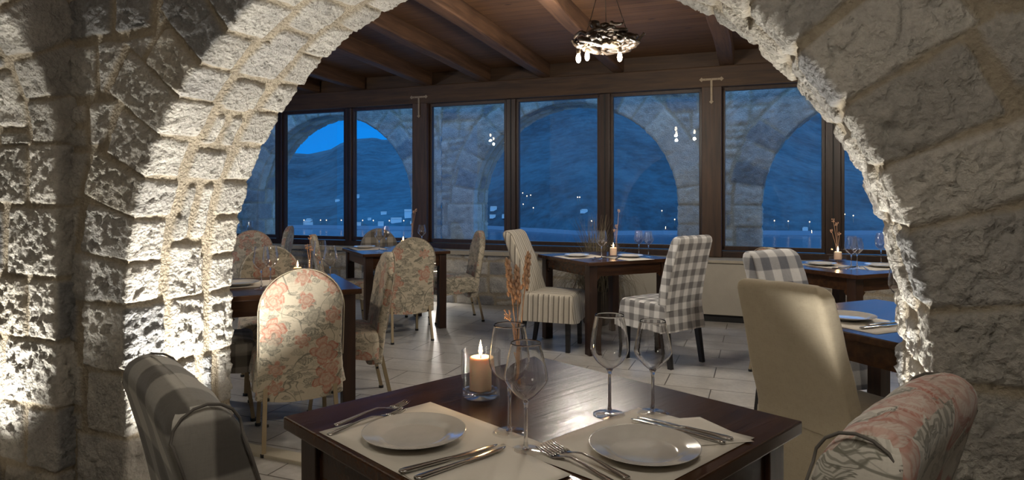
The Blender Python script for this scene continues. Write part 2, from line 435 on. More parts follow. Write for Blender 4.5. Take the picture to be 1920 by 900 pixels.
def add_box(bm, c, s, rot=None, bevel=0.0):
    mtx = Matrix.Translation(Vector(c)) @ (rot.to_4x4() if rot is not None else Matrix.Identity(4)) @ Matrix.Diagonal((*s, 1))
    g = bmesh.ops.create_cube(bm, size=1.0, matrix=mtx)
    if bevel > 0:
        vs = set(g['verts']); es = [e for e in bm.edges if e.verts[0] in vs and e.verts[1] in vs]
        bmesh.ops.bevel(bm, geom=es, offset=bevel, segments=2, affect='EDGES', profile=0.6)
def box(name, c, s, material, parent=None, rot=None, bevel=0.0):
    bm = bmesh.new(); add_box(bm, c, s, rot, bevel); return obj(name, bm, material, parent)
def add_tube(bm, pts, rad, seg=8, cap=True, closed=False):
    pts = [Vector(p) for p in pts]; n = len(pts)
    rads = rad if isinstance(rad, (list, tuple)) else [rad]*n
    rings = []; ref = None
    for i, p in enumerate(pts):
        a = pts[(i+1) % n] if (closed or i < n-1) else p; b = pts[(i-1) % n] if (closed or i > 0) else p
        t = (a-b).normalized()
        if ref is None:
            ref = t.orthogonal().normalized()
        ref = (ref - t*ref.dot(t)).normalized(); bi = t.cross(ref)
        rings.append([bm.verts.new(p+(ref*math.cos(2*PI*k/seg)+bi*math.sin(2*PI*k/seg))*rads[i]) for k in range(seg)])
    m = n if closed else n-1
    for i in range(m):
        A, B = rings[i], rings[(i+1) % n]
        for k in range(seg):
            bm.faces.new((A[k], A[(k+1) % seg], B[(k+1) % seg], B[k]))
    if cap and not closed:
        bm.faces.new(rings[0][::-1]); bm.faces.new(rings[-1])
def add_lathe(bm, prof, seg=32, c=(0, 0, 0)):
    """prof: (radius, height) from one end to the other; radius 0 closes"""
    prev = None; c = Vector(c)
    for r, z in prof:
        if r < 1e-6: ring = [bm.verts.new(c+Vector((0, 0, z)))]
        else: ring = [bm.verts.new(c+Vector((r*math.cos(2*PI*k/seg), r*math.sin(2*PI*k/seg), z))) for k in range(seg)]
        if prev is not None:
            if len(prev) == 1 and len(ring) > 1:
                for k in range(seg): bm.faces.new((prev[0], ring[(k+1) % seg], ring[k]))
            elif len(ring) == 1 and len(prev) > 1:
                for k in range(seg): bm.faces.new((prev[k], prev[(k+1) % seg], ring[0]))
            elif len(ring) > 1:
                for k in range(seg): bm.faces.new((prev[k], prev[(k+1) % seg], ring[(k+1) % seg], ring[k]))
        prev = ring
def lathe(name, prof, material, parent=None, seg=32, c=(0, 0, 0)):
    bm = bmesh.new(); add_lathe(bm, prof, seg, c); return obj(name, bm, material, parent, True)
def tube(name, pts, rad, material, parent=None, seg=8, closed=False):
    bm = bmesh.new(); add_tube(bm, pts, rad, seg, True, closed); return obj(name, bm, material, parent, True)
def spline(pts, n=8):
    """Catmull-Rom through the points"""
    P = [Vector(p) for p in pts]; P = [P[0]*2-P[1]]+P+[P[-1]*2-P[-2]]; out = []
    for i in range(1, len(P)-2):
        for k in range(n):
            t = k/n; a, b, c, d = P[i-1:i+3]
            out.append(0.5*((2*b)+(c-a)*t+(2*a-5*b+4*c-d)*t*t+(3*b-a-3*c+d)*t**3))
    out.append(P[-2]); return out

# ---------------------------------------------------------------- vector noise for stonework
def _hash(ix, iy, seed):
    h = (ix.astype(np.int64)*374761393+iy.astype(np.int64)*668265263+int(seed)*2246822519) & 0xFFFFFFFF
    h = ((h ^ (h >> 13))*1274126177) & 0xFFFFFFFF
    return ((h ^ (h >> 16)) & 0xFFFFFF)/float(0xFFFFFF)
def vnoise(x, y, seed=0):
    ix = np.floor(x); iy = np.floor(y); fx = x-ix; fy = y-iy
    fx = fx*fx*(3-2*fx); fy = fy*fy*(3-2*fy)
    a = _hash(ix, iy, seed); b = _hash(ix+1, iy, seed); c = _hash(ix, iy+1, seed); d = _hash(ix+1, iy+1, seed)
    return (a*(1-fx)+b*fx)*(1-fy)+(c*(1-fx)+d*fx)*fy
def fbm(x, y, seed=0, oct=4):
    s = 0; a = 0.5; t = 0
    for o in range(oct):
        s = s+a*vnoise(x*2**o+o*13.7, y*2**o+o*7.1, seed+o); t += a; a *= 0.55
    return s/t
def worley(x, y, seed=0):
    ix = np.floor(x); iy = np.floor(y); f1 = np.full(x.shape, 9.0); f2 = np.full(x.shape, 9.0); cid = np.zeros(x.shape)
    for dx in (-1, 0, 1):
        for dy in (-1, 0, 1):
            cx = ix+dx; cy = iy+dy
            px = cx+0.15+0.7*_hash(cx, cy, seed); py = cy+0.15+0.7*_hash(cx, cy, seed+17)
            d = np.hypot(px-x, py-y); m = d < f1
            f2 = np.where(m, f1, np.minimum(f2, d)); cid = np.where(m, _hash(cx, cy, seed+31), cid); f1 = np.where(m, d, f1)
    return f1, f2, cid
def facets(x, y, seed):
    """chipped stone: every cell is a small plane tilted its own way"""
    ix = np.floor(x); iy = np.floor(y); best = np.full(x.shape, 9.0); h = np.zeros(x.shape)
    for dx in (-1, 0, 1):
        for dy in (-1, 0, 1):
            cx = ix+dx; cy = iy+dy
            ux = x-(cx+0.1+0.8*_hash(cx, cy, seed)); uy = y-(cy+0.1+0.8*_hash(cx, cy, seed+17)); d = ux*ux+uy*uy; m = d < best
            hh = (ux*(2*_hash(cx, cy, seed+3)-1)+uy*(2*_hash(cx, cy, seed+5)-1))*1.3+_hash(cx, cy, seed+7)-0.5
            h = np.where(m, hh, h); best = np.where(m, d, best)
    return h
def sstep(x, a, b):
    t = np.clip((x-a)/(b-a), 0, 1); return t*t*(3-2*t)
def rdist(dx, dy, rc):
    d = np.minimum(dx, dy); c = (dx < rc) & (dy < rc)
    return np.where(c, rc-np.hypot(rc-dx, rc-dy), d)
def bounds(rg, a, b, lo, hi):
    o = [a]
    while o[-1] < b: o.append(o[-1]+rg.uniform(lo, hi))
    return np.array(o)
def cell(bd, x):
    i = np.clip(np.searchsorted(bd, x)-1, 0, len(bd)-2)
    return i, np.minimum(x-bd[i], bd[i+1]-x)
def course_cells(t, z, seed, hlo, hhi, wlo, whi, rc=0.03):
    """rubble laid in rough courses: returns id and the distance to the stone's edge"""
    rg = random.Random(seed)
    t = t+0.05*(fbm(t*2.5, z*2.5, seed, 2)-0.5); z = z+0.07*(fbm(t*2.0+9, z*2.0, seed+3, 2)-0.5)
    zb = bounds(rg, -0.3, 4.2, hlo, hhi); iz, dz = cell(zb, z)
    it = np.zeros(t.shape, int); dt = np.zeros(t.shape)
    for k in range(len(zb)-1):
        m = iz == k
        tb = bounds(rg, -12.6+rg.random()*0.3, 8.0, wlo, whi)
        if m.any():
            a, b = cell(tb, t[m]); it[m] = a; dt[m] = b
            # some stones split in two thin ones
            sp = _hash(a.astype(float), np.full(a.shape, float(k)), seed+5) < 0.22
            mid = (zb[k]+zb[k+1])/2; zz = z[m]; d2 = np.abs(zz-mid); up = zz > mid
            dzm = dz[m]; dz[m] = np.where(sp, np.minimum(dzm, d2), dzm); it[m] = np.where(sp & up, a+5000, a)
    return iz*10007+it, rdist(dt, dz, rc)
STONE_C = [(0.54, 0.525, 0.49), (0.46, 0.45, 0.43), (0.60, 0.58, 0.54), (0.50, 0.485, 0.45), (0.31, 0.315, 0.325), (0.58, 0.55, 0.49)]
MORTAR_C = (0.43, 0.375, 0.29)
def stone_relief(a, b, sid, d, gap, seed, tooled, amp=1.0):
    """height and colour of a stone face; a, b are metres along the surface"""
    w = 0.006*(fbm(a*30, b*30, seed+50, 3)-0.5)+0.012*(fbm(a*9, b*9, seed+60, 2)-0.5)
    dd = d+w*1.6
    m = sstep(dd, gap, gap+0.010)
    r = _hash(np.asarray(sid, float), np.zeros(np.shape(sid)), seed+9)
    r2 = _hash(np.asarray(sid, float), np.ones(np.shape(sid)), seed+9)
    wx = 0.6*(fbm(a*40, b*40, seed+81, 2)-0.5); wy = 0.6*(fbm(a*40, b*40, seed+82, 2)-0.5)
    h1 = facets(a*42+wx, b*42+wy, seed+1); h2 = facets(a*20+wx, b*20+wy, seed+4); h3 = facets(a*7+wx, b*7+wy, seed+8)
    soft = fbm(a*11, b*11, seed+20, 4); fine = fbm(a*70, b*70, seed+7, 2)-0.5
    inner = sstep(dd, gap+0.003, gap+0.022)
    h_t = (0.0055*h1+0.0085*h2+0.003*fine-0.003)*inner
    h_r = (0.016*(soft-0.5)+0.012*h3+0.006*h2*(r2 > 0.35)+0.0035*h1+0.003*fine)*inner
    face = 0.010+0.007*r+0.006*inner
    h = m*(face+amp*np.where(tooled, h_t, h_r))+(1-m)*0.004*(fbm(a*25, b*25, seed+30, 3))
    ci = (r*5.999).astype(int); pal = np.array(STONE_C)
    c = pal[ci]*(0.88+0.2*r2)[..., None]
    c = c*(0.86+0.25*fbm(a*7, b*7, seed+40, 3))[..., None]
    mc = np.array(MORTAR_C)*(0.85+0.3*fbm(a*14, b*14, seed+41, 3))[..., None]
    return h, c*m[..., None]+mc*(1-m)[..., None]

def grid_mesh(name, P, C, material=M_STONE, flip=False):
    R, K = P.shape[:2]
    me = bpy.data.meshes.new(name)
    idx = np.arange(R*K).reshape(R, K)
    q = np.stack([idx[:-1, :-1], idx[1:, :-1], idx[1:, 1:], idx[:-1, 1:]], -1).reshape(-1, 4)
    if flip: q = q[:, ::-1]
    me.vertices.add(R*K); me.vertices.foreach_set('co', P.reshape(-1).astype(np.float32))
    me.loops.add(q.size); me.loops.foreach_set('vertex_index', q.reshape(-1).astype(np.int32))
    me.polygons.add(len(q)); me.polygons.foreach_set('loop_start', np.arange(0, q.size, 4, dtype=np.int32))
    me.polygons.foreach_set('loop_total', np.full(len(q), 4, np.int32))
    me.update(calc_edges=True)
    at_ = me.color_attributes.new('col', 'FLOAT_COLOR', 'POINT')
    rgba = np.ones((R*K, 4), np.float32); rgba[:, :3] = C.reshape(-1, 3); at_.data.foreach_set('color', rgba.reshape(-1))
    return struct(link(name, me, material, None, True))

def arch_wall(name, O, D, N, R, zs, rise, T, rect, seed, ds=0.0075, dr=0.0075, vlen=(0.165, 0.205), vdep=(0.24, 0.36),
              bands=3, back=True, zfloor=-0.02, jamb_h=(0.25, 0.31), backfar=None):
    """one wall pierced by one arch. O: plan foot of the left jamb on the far face, D along the wall, N to the far side.
    rect=(tmin,tmax,ztop) in the wall's own frame, 0 at the opening's centre."""
    rg = random.Random(seed)
    # the opening's outline
    nj = max(2, int((zs-zfloor)/ds)); na = max(20, int(PI*R/ds))
    zj = np.linspace(zfloor, zs, nj, endpoint=False); ph = np.linspace(PI, 0, na+1)
    Pt = np.concatenate([np.full(nj, -R), R*np.cos(ph), np.full(nj, R)])
    Pz = np.concatenate([zj, zs+rise*R*np.sin(ph), zj[::-1]])
    Nt = np.concatenate([np.full(nj, -1.0), np.cos(ph), np.full(nj, 1.0)])
    Nz = np.concatenate([np.zeros(nj), np.sin(ph), np.zeros(nj)])
    S = np.concatenate([[0], np.cumsum(np.hypot(np.diff(Pt), np.diff(Pz)))])
    n = len(S); s0 = S[nj]; s1 = S[nj+na]
    sA = np.where(S < s0, S-s0, np.where(S > s1, S-s1, 0))      # below the springing
    # voussoir joints, the same on the face and under the arch
    nv = int(round((s1-s0)/((vlen[0]+vlen[1])/2))); vb = s0+(s1-s0)*np.arange(nv+1)/nv
    vb[1:-1] += np.array([rg.uniform(-0.014, 0.014) for _ in range(nv-1)])
    jl = [s0]
    while jl[-1] > -0.1: jl.append(jl[-1]-rg.uniform(*jamb_h))
    jr = [s1]
    while jr[-1] < S[-1]+0.1: jr.append(jr[-1]+rg.uniform(*jamb_h))
    sb = np.array(jl[::-1][:-1]+list(vb)+jr[1:])
    tmin, tmax, ztop = rect
    with np.errstate(divide='ignore', invalid='ignore'):
        rt = np.where(Nt < -1e-6, (tmin-Pt)/Nt, np.where(Nt > 1e-6, (tmax-Pt)/Nt, 1e9)); rz = np.where(Nz > 1e-6, (ztop-Pz)/Nz, 1e9)
    rmax = np.minimum(rt, rz)
    def face(far):
        q_ = dr*(1.0 if not far else 3)
        rab = list(np.arange(0, 0.95, q_))
        while rab[-1] < rmax.max(): rab.append(rab[-1]+(rab[-1]-rab[-2])*1.12)
        r = np.minimum(np.array(rab)[None, :], rmax[:, None]); K = r.shape[1]
        s = np.repeat(S[:, None], K, 1)
        t = Pt[:, None]+Nt[:, None]*r; z = Pz[:, None]+Nz[:, None]*r
        vi, vd = cell(sb, s.ravel()); vi = vi.reshape(s.shape); vd = vd.reshape(s.shape)
        spread = np.where((S > s0) & (S < s1), 1.0, 0.0)[:, None]*r/R+1.0
        L = vdep[0]+(vdep[1]-vdep[0])*_hash(vi.astype(float), np.zeros(s.shape), seed+3)
        inv = r < L+0.01
        dv = rdist(vd*spread, np.minimum(r+0.05, L-r), 0.02)
        sid, dc = course_cells(t, z, seed+11, 0.17, 0.27, 0.20, 0.46)
        dc = np.minimum(dc, r-L-0.014)
        d = np.where(inv, dv, dc); ids = np.where(inv, vi+77000, sid)
        gap = np.where(inv, 0.006, 0.015)
        tool = inv | (_hash(np.asarray(ids, float), np.zeros(s.shape), seed+21) < 0.3)
        h, c = stone_relief(t+9, z, ids, d, gap, seed+(100 if far else 0), tool, 0.5+0.85*sstep(r, 0.0, 0.05))
        return t, z, h, c
    def soffit(du):
        K = max(4, int(T/du)); u = np.linspace(0, T, K); U = np.repeat(u[None, :], n, 0); s = np.repeat(S[:, None], K, 1)
        vi, vd = cell(sb, s.ravel()); vi = vi.reshape(s.shape); vd = vd.reshape(s.shape)
        arc = (s > s0) & (s < s1)
        hw = _hash(vi.astype(float), np.zeros(s.shape), seed+71)
        hw2 = _hash(vi.astype(float), np.ones(s.shape), seed+72)
        a1 = np.where(arc, T*(0.31+0.07*(hw-0.5)), T*np.where(vi % 2 == 0, 0.60, 0.30)+0.03*hw)
        a2 = np.where(arc, T*(0.73+0.06*(hw2-0.5)), T*np.where(vi % 2 == 0, 0.80, 0.72)+0.02*hw2)
        b1 = U < a1; b3 = U > a2; gm = np.where(arc, 0.018, 0.010)
        dA = np.minimum(U+0.05, a1-U-gm*0.4); dC = np.minimum(T-U+0.05, U-a2-gm*0.4)
        mb = bounds(rg, -0.2, S[-1]+0.3, 0.16, 0.30)
        mi, md = cell(mb, s.ravel()); mi = mi.reshape(s.shape); md = md.reshape(s.shape)
        md = np.where(arc, md-0.006, vd)
        dB = np.minimum(U-a1-gm, a2-U-gm)
        split = arc & (_hash(mi.astype(float), np.zeros(s.shape), seed+73) < 0.13); mid = (a1+a2)/2
        dB = np.where(split, np.minimum(dB, np.abs(U-mid)-0.008), dB)
        d = np.where(b1, rdist(vd, dA, 0.02), np.where(b3, rdist(vd, dC, 0.02), rdist(md, dB, 0.035)))
        ids = np.where(b1, vi+500, np.where(b3, vi+900, np.where(arc, mi+1300, vi+1900)+np.where(split & (U > mid), 400, 0)))
        tool = b1 | b3 | ~arc
        h, c = stone_relief(s, U+40, ids, d, 0.007, seed+5, tool, np.where(arc, 0.75, 1.25))
        return U, h, c
    tf, zf, hf, cf = face(False)
    U, hs, cs = soffit(dr)
    Kf = tf.shape[1]; Ks = U.shape[1]
    O = np.asarray(O); D = np.asarray(D); N = np.asarray(N); oc = O+D*R
    def world(t, z, w):      # w: metres from the far face towards the near face
        return np.stack([oc[0]+D[0]*t-N[0]*w, oc[1]+D[1]*t-N[1]*w, z], -1)
    # front face, from outside in
    PF = world(tf, zf, T+hf)[:, ::-1]; CF = cf[:, ::-1]
    ts = Pt[:, None]-Nt[:, None]*hs; zz = Pz[:, None]-Nz[:, None]*hs
    uu = U.copy()
    PS = world(ts, zz, T-uu)
    # shared corner column pushed both ways
    hc = (hf[:, 0]+hs[:, 0])/2
    hc = 0.5*hc+0.5*0.010
    corner = world(Pt-Nt*hc*0.8, Pz-Nz*hc*0.8, T+hc*0.8)
    cols = [PF[:, :-1], corner[:, None], PS[:, 1:]]; cc = [CF[:, :-1], cs[:, :1], cs[:, 1:]]
    if back:
        tb, zb, hb, cb = face(True)
        cols.append(world(tb, zb, -hb)[:, 1:]); cc.append(cb[:, 1:])
    P = np.concatenate(cols, 1); C = np.concatenate(cc, 1)
    return grid_mesh(name, P, C)

def flat_stone_wall(name, O, D, N, t0, t1, z0, z1, seed, ds=0.015, hlo=0.12, hhi=0.22, wlo=0.16, whi=0.42):
    """rubble face whose relief stands out along -N"""
    t = np.arange(t0, t1+ds, ds); z = np.arange(z0, z1+ds, ds); z[-1] = z1; Tt, Z = np.meshgrid(t, z, indexing='ij')
    sid, d = course_cells(Tt, Z, seed, hlo, hhi, wlo, whi)
    h, c = stone_relief(Tt+20, Z, sid, d, 0.012, seed, np.zeros(Tt.shape, bool))
    P = np.stack([O[0]+D[0]*Tt-N[0]*h, O[1]+D[1]*Tt-N[1]*h, Z], -1)
    return grid_mesh(name, P, c)

# ================================================================= THE SETTING
# the big arch between the two rooms
wa = arch_wall('wall_arch', AP, AD, AN, AR, AZS, ARISE, AT, (-AR-1.3, AR+2.6, 3.2), 3)
# the side wall with its smaller arch, square to the big one
SR = 0.72
ws = arch_wall('wall_left', LC-AD*0.55, -AN, -AD, SR, 1.5, 1.0, 0.55, (-SR-0.16, SR+1.6, 3.2), 29, back=False)
# outer arcade across the terrace, three arches in view and one to either side of them
OAN = 8.8
def outer(k, seed):
    o = wpt(-7.9+3.96*k, OAN+0.53)
    return arch_wall('wall_arcade', (o.x, o.y), WD, WN, 1.475, 1.17, 0.955, 0.53, (-1.98, 1.98, 4.2), seed, ds=0.028, dr=0.022,
                     vlen=(0.20, 0.26), vdep=(0.30, 0.42), zfloor=-0.6, back=False)
for k in range(-1, 4): outer(k, 200+k*13)
# floor of both rooms: x along the long joints
fb = bmesh.new(); add_box(fb, (-1.0, 3.0, -0.05), (14.0, 17.0, 0.10))
fl = struct(obj('floor', fb, M_FLOOR)); fl.rotation_euler = (0, 0, -TW)
# smooth stone threshold strip along the arch, far side
M_SILL = mat('threshold_stone', rough=0.8, build=_plaster((0.42, 0.38, 0.30)))
sb_ = bmesh.new()
a = apt(-0.2, 0.03, 0.004); 
add_box(sb_, (AR, 0.075, 0.006), (2*AR-0.02, 0.09, 0.024), bevel=0.006)
th_ = struct(obj('trim_1', sb_, M_SILL)); th_.location = (AP[0], AP[1], 0); th_.rotation_euler = (0, 0, -TH)
# low rubble wall under the windows, with its ledge
flat_stone_wall('wall_window', (0, 0)+WN*7.10, WD, WN, -9.0, 3.6, -0.01, 0.585, 41, ds=0.014)
def wbox(name, t0, t1, n0, n1, z0, z1, m, kind=True, bevel=0.0, parent=None):
    bm = bmesh.new(); add_box(bm, ((t0+t1)/2, (n0+n1)/2, (z0+z1)/2), (t1-t0, n1-n0, z1-z0), bevel=bevel)
    o = obj(name, bm, m, parent)
    if parent is None: o.rotation_euler = (0, 0, -TW)
    return struct(o) if kind else o
wbox('wall_window_core', -9.0, 3.6, 7.13, 7.42, -0.3, 0.59, M_LEDGE)
wbox('trim_2', -9.0, 3.6, 7.03, 7.36, 0.585, 0.635, M_LEDGE, bevel=0.006)
# window wall: frame plane at n = 7.25
FN = 7.25; FT = 0.07
WZ0, WZ1 = 0.72, 2.42
MT = [-8.45, -7.28, -6.12, -5.01, -3.93, -2.745, -1.62, -0.47, 0.687, 1.84, 3.0]
MW = [0.11, 0.11, 0.10, 0.10, 0.20, 0.12, 0.115, 0.20, 0.14, 0.12, 0.2]
wbox('trim_3', -9.0, 3.6, FN-0.05, FN+0.09, 0.635, 0.70, M_FRAME, bevel=0.006)
wbox('trim_4', -9.0, 3.6, FN-0.10, FN+0.12, WZ1, 2.64, M_BEAM, bevel=0.012)
wbox('trim_5', -9.0, 3.6, FN-0.02, FN+0.10, 2.64, 2.84, M_BEAM)
for i, (t_, w_) in enumerate(zip(MT, MW)):
    big = w_ > 0.15
    o = wbox('trim_%d' % (6+i), t_-w_/2, t_+w_/2, FN-(0.09 if big else 0.03), FN+0.09, 0.64, WZ1+0.01, M_BEAMZ if big else M_FRAME, bevel=0.008)
    if not big:
        wbox('trim_%d' % (26+i), t_-0.006, t_+0.006, FN-0.036, FN-0.02, 0.70, WZ1, M_BLACK)
for i in range(len(MT)-1):
    t0 = MT[i]+MW[i]/2; t1 = MT[i+1]-MW[i+1]/2
    w = wbox('window_%d' % (i+1), t0+0.03, t1-0.03, FN+0.020, FN+0.026, WZ0+0.02, WZ1-0.02, M_PANE)
    bm = bmesh.new(); zc = (WZ0+WZ1)/2
    for (c, s) in ((((t0+t1)/2, FN+0.02, WZ0+0.01), (t1-t0, 0.06, 0.045)), (((t0+t1)/2, FN+0.02, WZ1-0.01), (t1-t0, 0.06, 0.05)),
                   ((t0+0.016, FN+0.02, zc), (0.034, 0.06, WZ1-WZ0)), ((t1-0.016, FN+0.02, zc), (0.034, 0.06, WZ1-WZ0))):
        add_box(bm, c, s, bevel=0.005)
    obj('window_frame', bm, M_FRAME, w)
# heater cover: a cream cabinet standing before the low wall
hc_ = thing('radiator_cover', 'long low cream radiator cover standing under the windows beside the check chair', 'radiator cover', (0, 0, 0), -TW)
wbox('body', -1.36, 0.42, 6.93, 7.06, 0.075, 0.60, M_PANEL, False, 0.008, hc_)
wbox('top', -1.37, 0.43, 6.91, 7.06, 0.60, 0.632, M_LEDGE, False, 0.006, hc_)
wbox('kick_board', -1.34, 0.40, 6.96, 7.06, 0.002, 0.075, M_BLACK, False, 0.0, hc_)
# ceiling of boards on round-edged rafters, falling a little towards the windows
RS = 0.025
cb = bmesh.new(); add_box(cb, (-2.6, 0, 0.03), (13.0, 7.2, 0.05))
ce = struct(obj('ceiling', cb, M_PLANK)); c0 = wpt(-0.0, 3.75); ce.location = (c0.x, c0.y, 2.80+3.4*RS); ce.rotation_euler = (-RS, 0, -TW)
RT = [-7.1, -6.3, -5.49, -4.80, -3.82, -3.05, -2.31, -1.47, -0.31, 0.65, 1.5, 2.4]
for i, t_ in enumerate(RT):
    bm = bmesh.new(); add_box(bm, (0, 0, 0), (0.125 if i != 8 else 0.15, 6.6, 0.17), bevel=0.018)
    bmesh.ops.subdivide_edges(bm, edges=[e for e in bm.edges if e.calc_length() > 3], cuts=28)
    for v in bm.verts:
        q = mnoise.noise_vector(Vector((v.co.y*1.1, i*7.3, 0)))
        v.co.x += 0.018*q.x+0.004*mnoise.noise(v.co*9); v.co.z += 0.008*q.z
        if i == 8: v.co.x += 0.02*v.co.y*-0.2
    o = struct(obj('ceiling_beam' if i else 'ceiling_beam', bm, M_BEAM)); c0 = wpt(t_, 7.2-3.3)
    o.location = (c0.x, c0.y, 2.725+3.3*RS); o.rotation_euler = (-RS, 0, -TW)
M_BEAMY = mat('brown_rafter_wood', rough=0.62, build=_wood((0.15, 0.075, 0.038), (0.05, 0.024, 0.012), 0.8, 1, 0.5))
for o in bpy.data.objects:
    if o.name.startswith('ceiling_beam'): o.data.materials[0] = M_BEAMY
# end walls of the far room
def plank_wall(name, t0, t1, n0, n1, z0, z1, m): return wbox(name, t0, t1, n0, n1, z0, z1, m)
plank_wall('wall_end', -9.2, -9.0, 2.0, 7.5, -0.02, 3.3, M_WALLN)
plank_wall('wall_right', 3.6, 3.8, 0.6, 7.5, -0.02, 3.3, M_WALLN)
# the near room behind the camera
for nm, c, s in (('wall_back', (0.3, -2.6, 1.6), (9.0, 0.15, 3.3)), ('wall_near_right', (4.2, -0.6, 1.6), (0.15, 6.2, 3.3)),
                 ('wall_near_left', (-4.3, 0.4, 1.6), (0.15, 7.0, 3.3)), ('ceiling_near', (0.0, 0.2, 3.32), (9.6, 6.0, 0.12))):
    struct(box(nm, c, s, M_WALLN))
# terrace outside and the land below it
wbox('floor_terrace', -14, 9, 7.42, 9.6, -0.7, -0.45, M_LEDGE)

# ---------------------------------------------------------------- the bay: water, shore, mountain
SEA = -20.0
M_SEA = mat('bay_water', (0.012, 0.03, 0.06), 0.16)
_t = NT(M_SEA); _t.put(_t.n['Principled BSDF'].inputs['Normal'], _t.bump(_t.noise(_t.coord('Object'), 0.35, 4, 0.6)[0], 0.25, 0.6))
bm = bmesh.new(); add_box(bm, (-100, 1200, SEA-0.5), (6000, 2300, 1.0)); sea = struct(obj('ground_water', bm, M_SEA))
def ridge(px):
    K = [(-800, 300), (200, 300), (400, 300), (550, 287), (580, 289), (620, 280), (640, 268), (663, 261), (703, 258), (720, 263), (770, 250), (820, 205), (880, 150), (960, 110),
         (1100, 90), (1250, 100), (1350, 130), (1450, 160), (1530, 203), (1600, 206), (1700, 240), (1900, 280), (2600, 300)]
    return float(np.interp(px, [k[0] for k in K], [k[1] for k in K]))
def _hill(t, b):
    co = t.coord('Object'); n = t.noise(co, 0.012, 7, 0.65)[0]; n2 = t.noise(co, 0.11, 6, 0.7)[0]
    c = t.mix(t.ramp(t.m('MULTIPLY_ADD', n2, 0.5, t.m('MULTIPLY', n, 0.5)), [(0.42, 0.0), (0.58, 1.0)]), (0.002, 0.022, 0.036), (0.018, 0.075, 0.105))
    t.put(b.inputs['Base Color'], c)
M_HILL = mat('dry_hillside', rough=0.95, build=_hill)
cols_ = np.linspace(-900, 2700, 420); rows_ = np.linspace(0, 1, 60)
P = np.zeros((len(cols_), len(rows_), 3))
for i, px in enumerate(cols_):
    kx = (px-CX)/FPX; far = 1400.0; shore = 430.0+25*mnoise.noise(Vector((px*0.006, 0, 0)))+(-65 if 900 < px < 2000 else 0)*min(1, (px-900)/200 if px < 1100 else 1)
    zr = EYE+(HZ-ridge(px))/FPX*far
    for j, f in enumerate(rows_):
        Y = shore+(far-shore)*f
        z = SEA+(zr-SEA)*(f**0.92)
        z += (6+26*f)*(mnoise.fractal(Vector((kx*Y*0.006, Y*0.006, 3.3)), 1.0, 2.0, 5))*math.sin(PI*min(1, f*1.0))
        P[i, j] = (kx*Y, Y, max(z, SEA+0.3) if j > 0 else SEA-2)
hill_m = grid_mesh('ground_hills', P, np.ones(P.shape)*0.5, M_HILL)
# pale beach strip
def beach(a, b, w):
    bm = bmesh.new(); vs = []
    for px in np.linspace(a, b, 40):
        shore = 430.0+25*mnoise.noise(Vector((px*0.006, 0, 0)))+(-65 if 900 < px < 2000 else 0)*min(1, (px-900)/200 if px < 1100 else 1)
        kx = (px-CX)/FPX
        vs.append([bm.verts.new((kx*(shore-w), shore-w, SEA+0.05)), bm.verts.new((kx*(shore+3), shore+3, SEA+2.2))])
    for p, q in zip(vs[:-1], vs[1:]): bm.faces.new((p[0], q[0], q[1], p[1]))
    return struct(obj('ground_beach', bm, mat('pale_beach', (0.08, 0.12, 0.16), 0.9)))
beach(380, 1000, 2); beach(1000, 1750, 3)

# ================================================================= CHAIRS
def rr(hw, hd, rc, nx=14, ny=4, nc=4):
    rc = max(1e-4, min(rc, hw*0.98, hd*0.98)); o = []
    def side(a, b, n):
        for k in range(n): o.append((a[0]+(b[0]-a[0])*k/n, a[1]+(b[1]-a[1])*k/n))
    def corner(cx, cy, a0):
        for k in range(nc): a = a0+PI/2*k/nc; o.append((cx+rc*math.cos(a), cy+rc*math.sin(a)))
    side((-hw+rc, -hd), (hw-rc, -hd), nx); corner(hw-rc, -hd+rc, -PI/2)
    side((hw, -hd+rc), (hw, hd-rc), ny); corner(hw-rc, hd-rc, 0)
    side((hw-rc, hd), (-hw+rc, hd), nx); corner(-hw+rc, hd-rc, PI/2)
    side((-hw, hd-rc), (-hw, -hd+rc), ny); corner(-hw+rc, -hd+rc, PI)
    return o
def loft(bm, rings, wavy=None, **k):
    prev = None
    for i, (cx, cy, z, hw, hd, rc) in enumerate(rings):
        pts = rr(hw, hd, rc, **k)
        if wavy: pts = [(x+wavy(x, y, z)*math.copysign(1, x)*(abs(x)/hw > 0.9), y+wavy(x, y, z)*math.copysign(1, y)*(abs(y)/hd > 0.9)) for x, y in pts]
        ring = [bm.verts.new((cx+x, cy+y, z)) for x, y in pts]; n = len(ring)
        if prev:
            for q in range(n): bm.faces.new((prev[q], prev[(q+1) % n], ring[(q+1) % n], ring[q]))
        prev = ring
    bm.faces.new(prev)
def crumple(bm, amp, freq, seed, stretch=(1, 1, 1)):
    bm.normal_update()
    s = Vector((seed*3.7, seed*1.3, seed*0.7))
    for v in bm.verts:
        q = Vector((v.co.x*stretch[0], v.co.y*stretch[1], v.co.z*stretch[2]))*freq+s
        v.co += v.normal*amp*mnoise.fractal(q, 1.0, 2.0, 3)
def uv_wrap(bm, top, yc, hd):
    """metres on the cloth; runs up the front, over the top and down the rear"""
    bm.normal_update(); L = bm.loops.layers.uv.new('UVMap')
    for f in bm.faces:
        n = f.normal; ax = abs(n.x) > max(abs(n.y), abs(n.z))*1.15
        for l in f.loops:
            c = l.vert.co
            if ax: l[L].uv = (c.y+0.3, c.z)
            elif abs(n.z) > abs(n.y): l[L].uv = (c.x+0.5, top+(yc(c.z)+hd-c.y)*1.0)
            elif n.y > 0: l[L].uv = (c.x+0.5, c.z)
            else: l[L].uv = (c.x+0.5, 2*top+2*hd-c.z)
def rot_about(v, a):
    return Vector((v.x, v.y*math.cos(a)-v.z*math.sin(a), v.y*math.sin(a)+v.z*math.cos(a)))

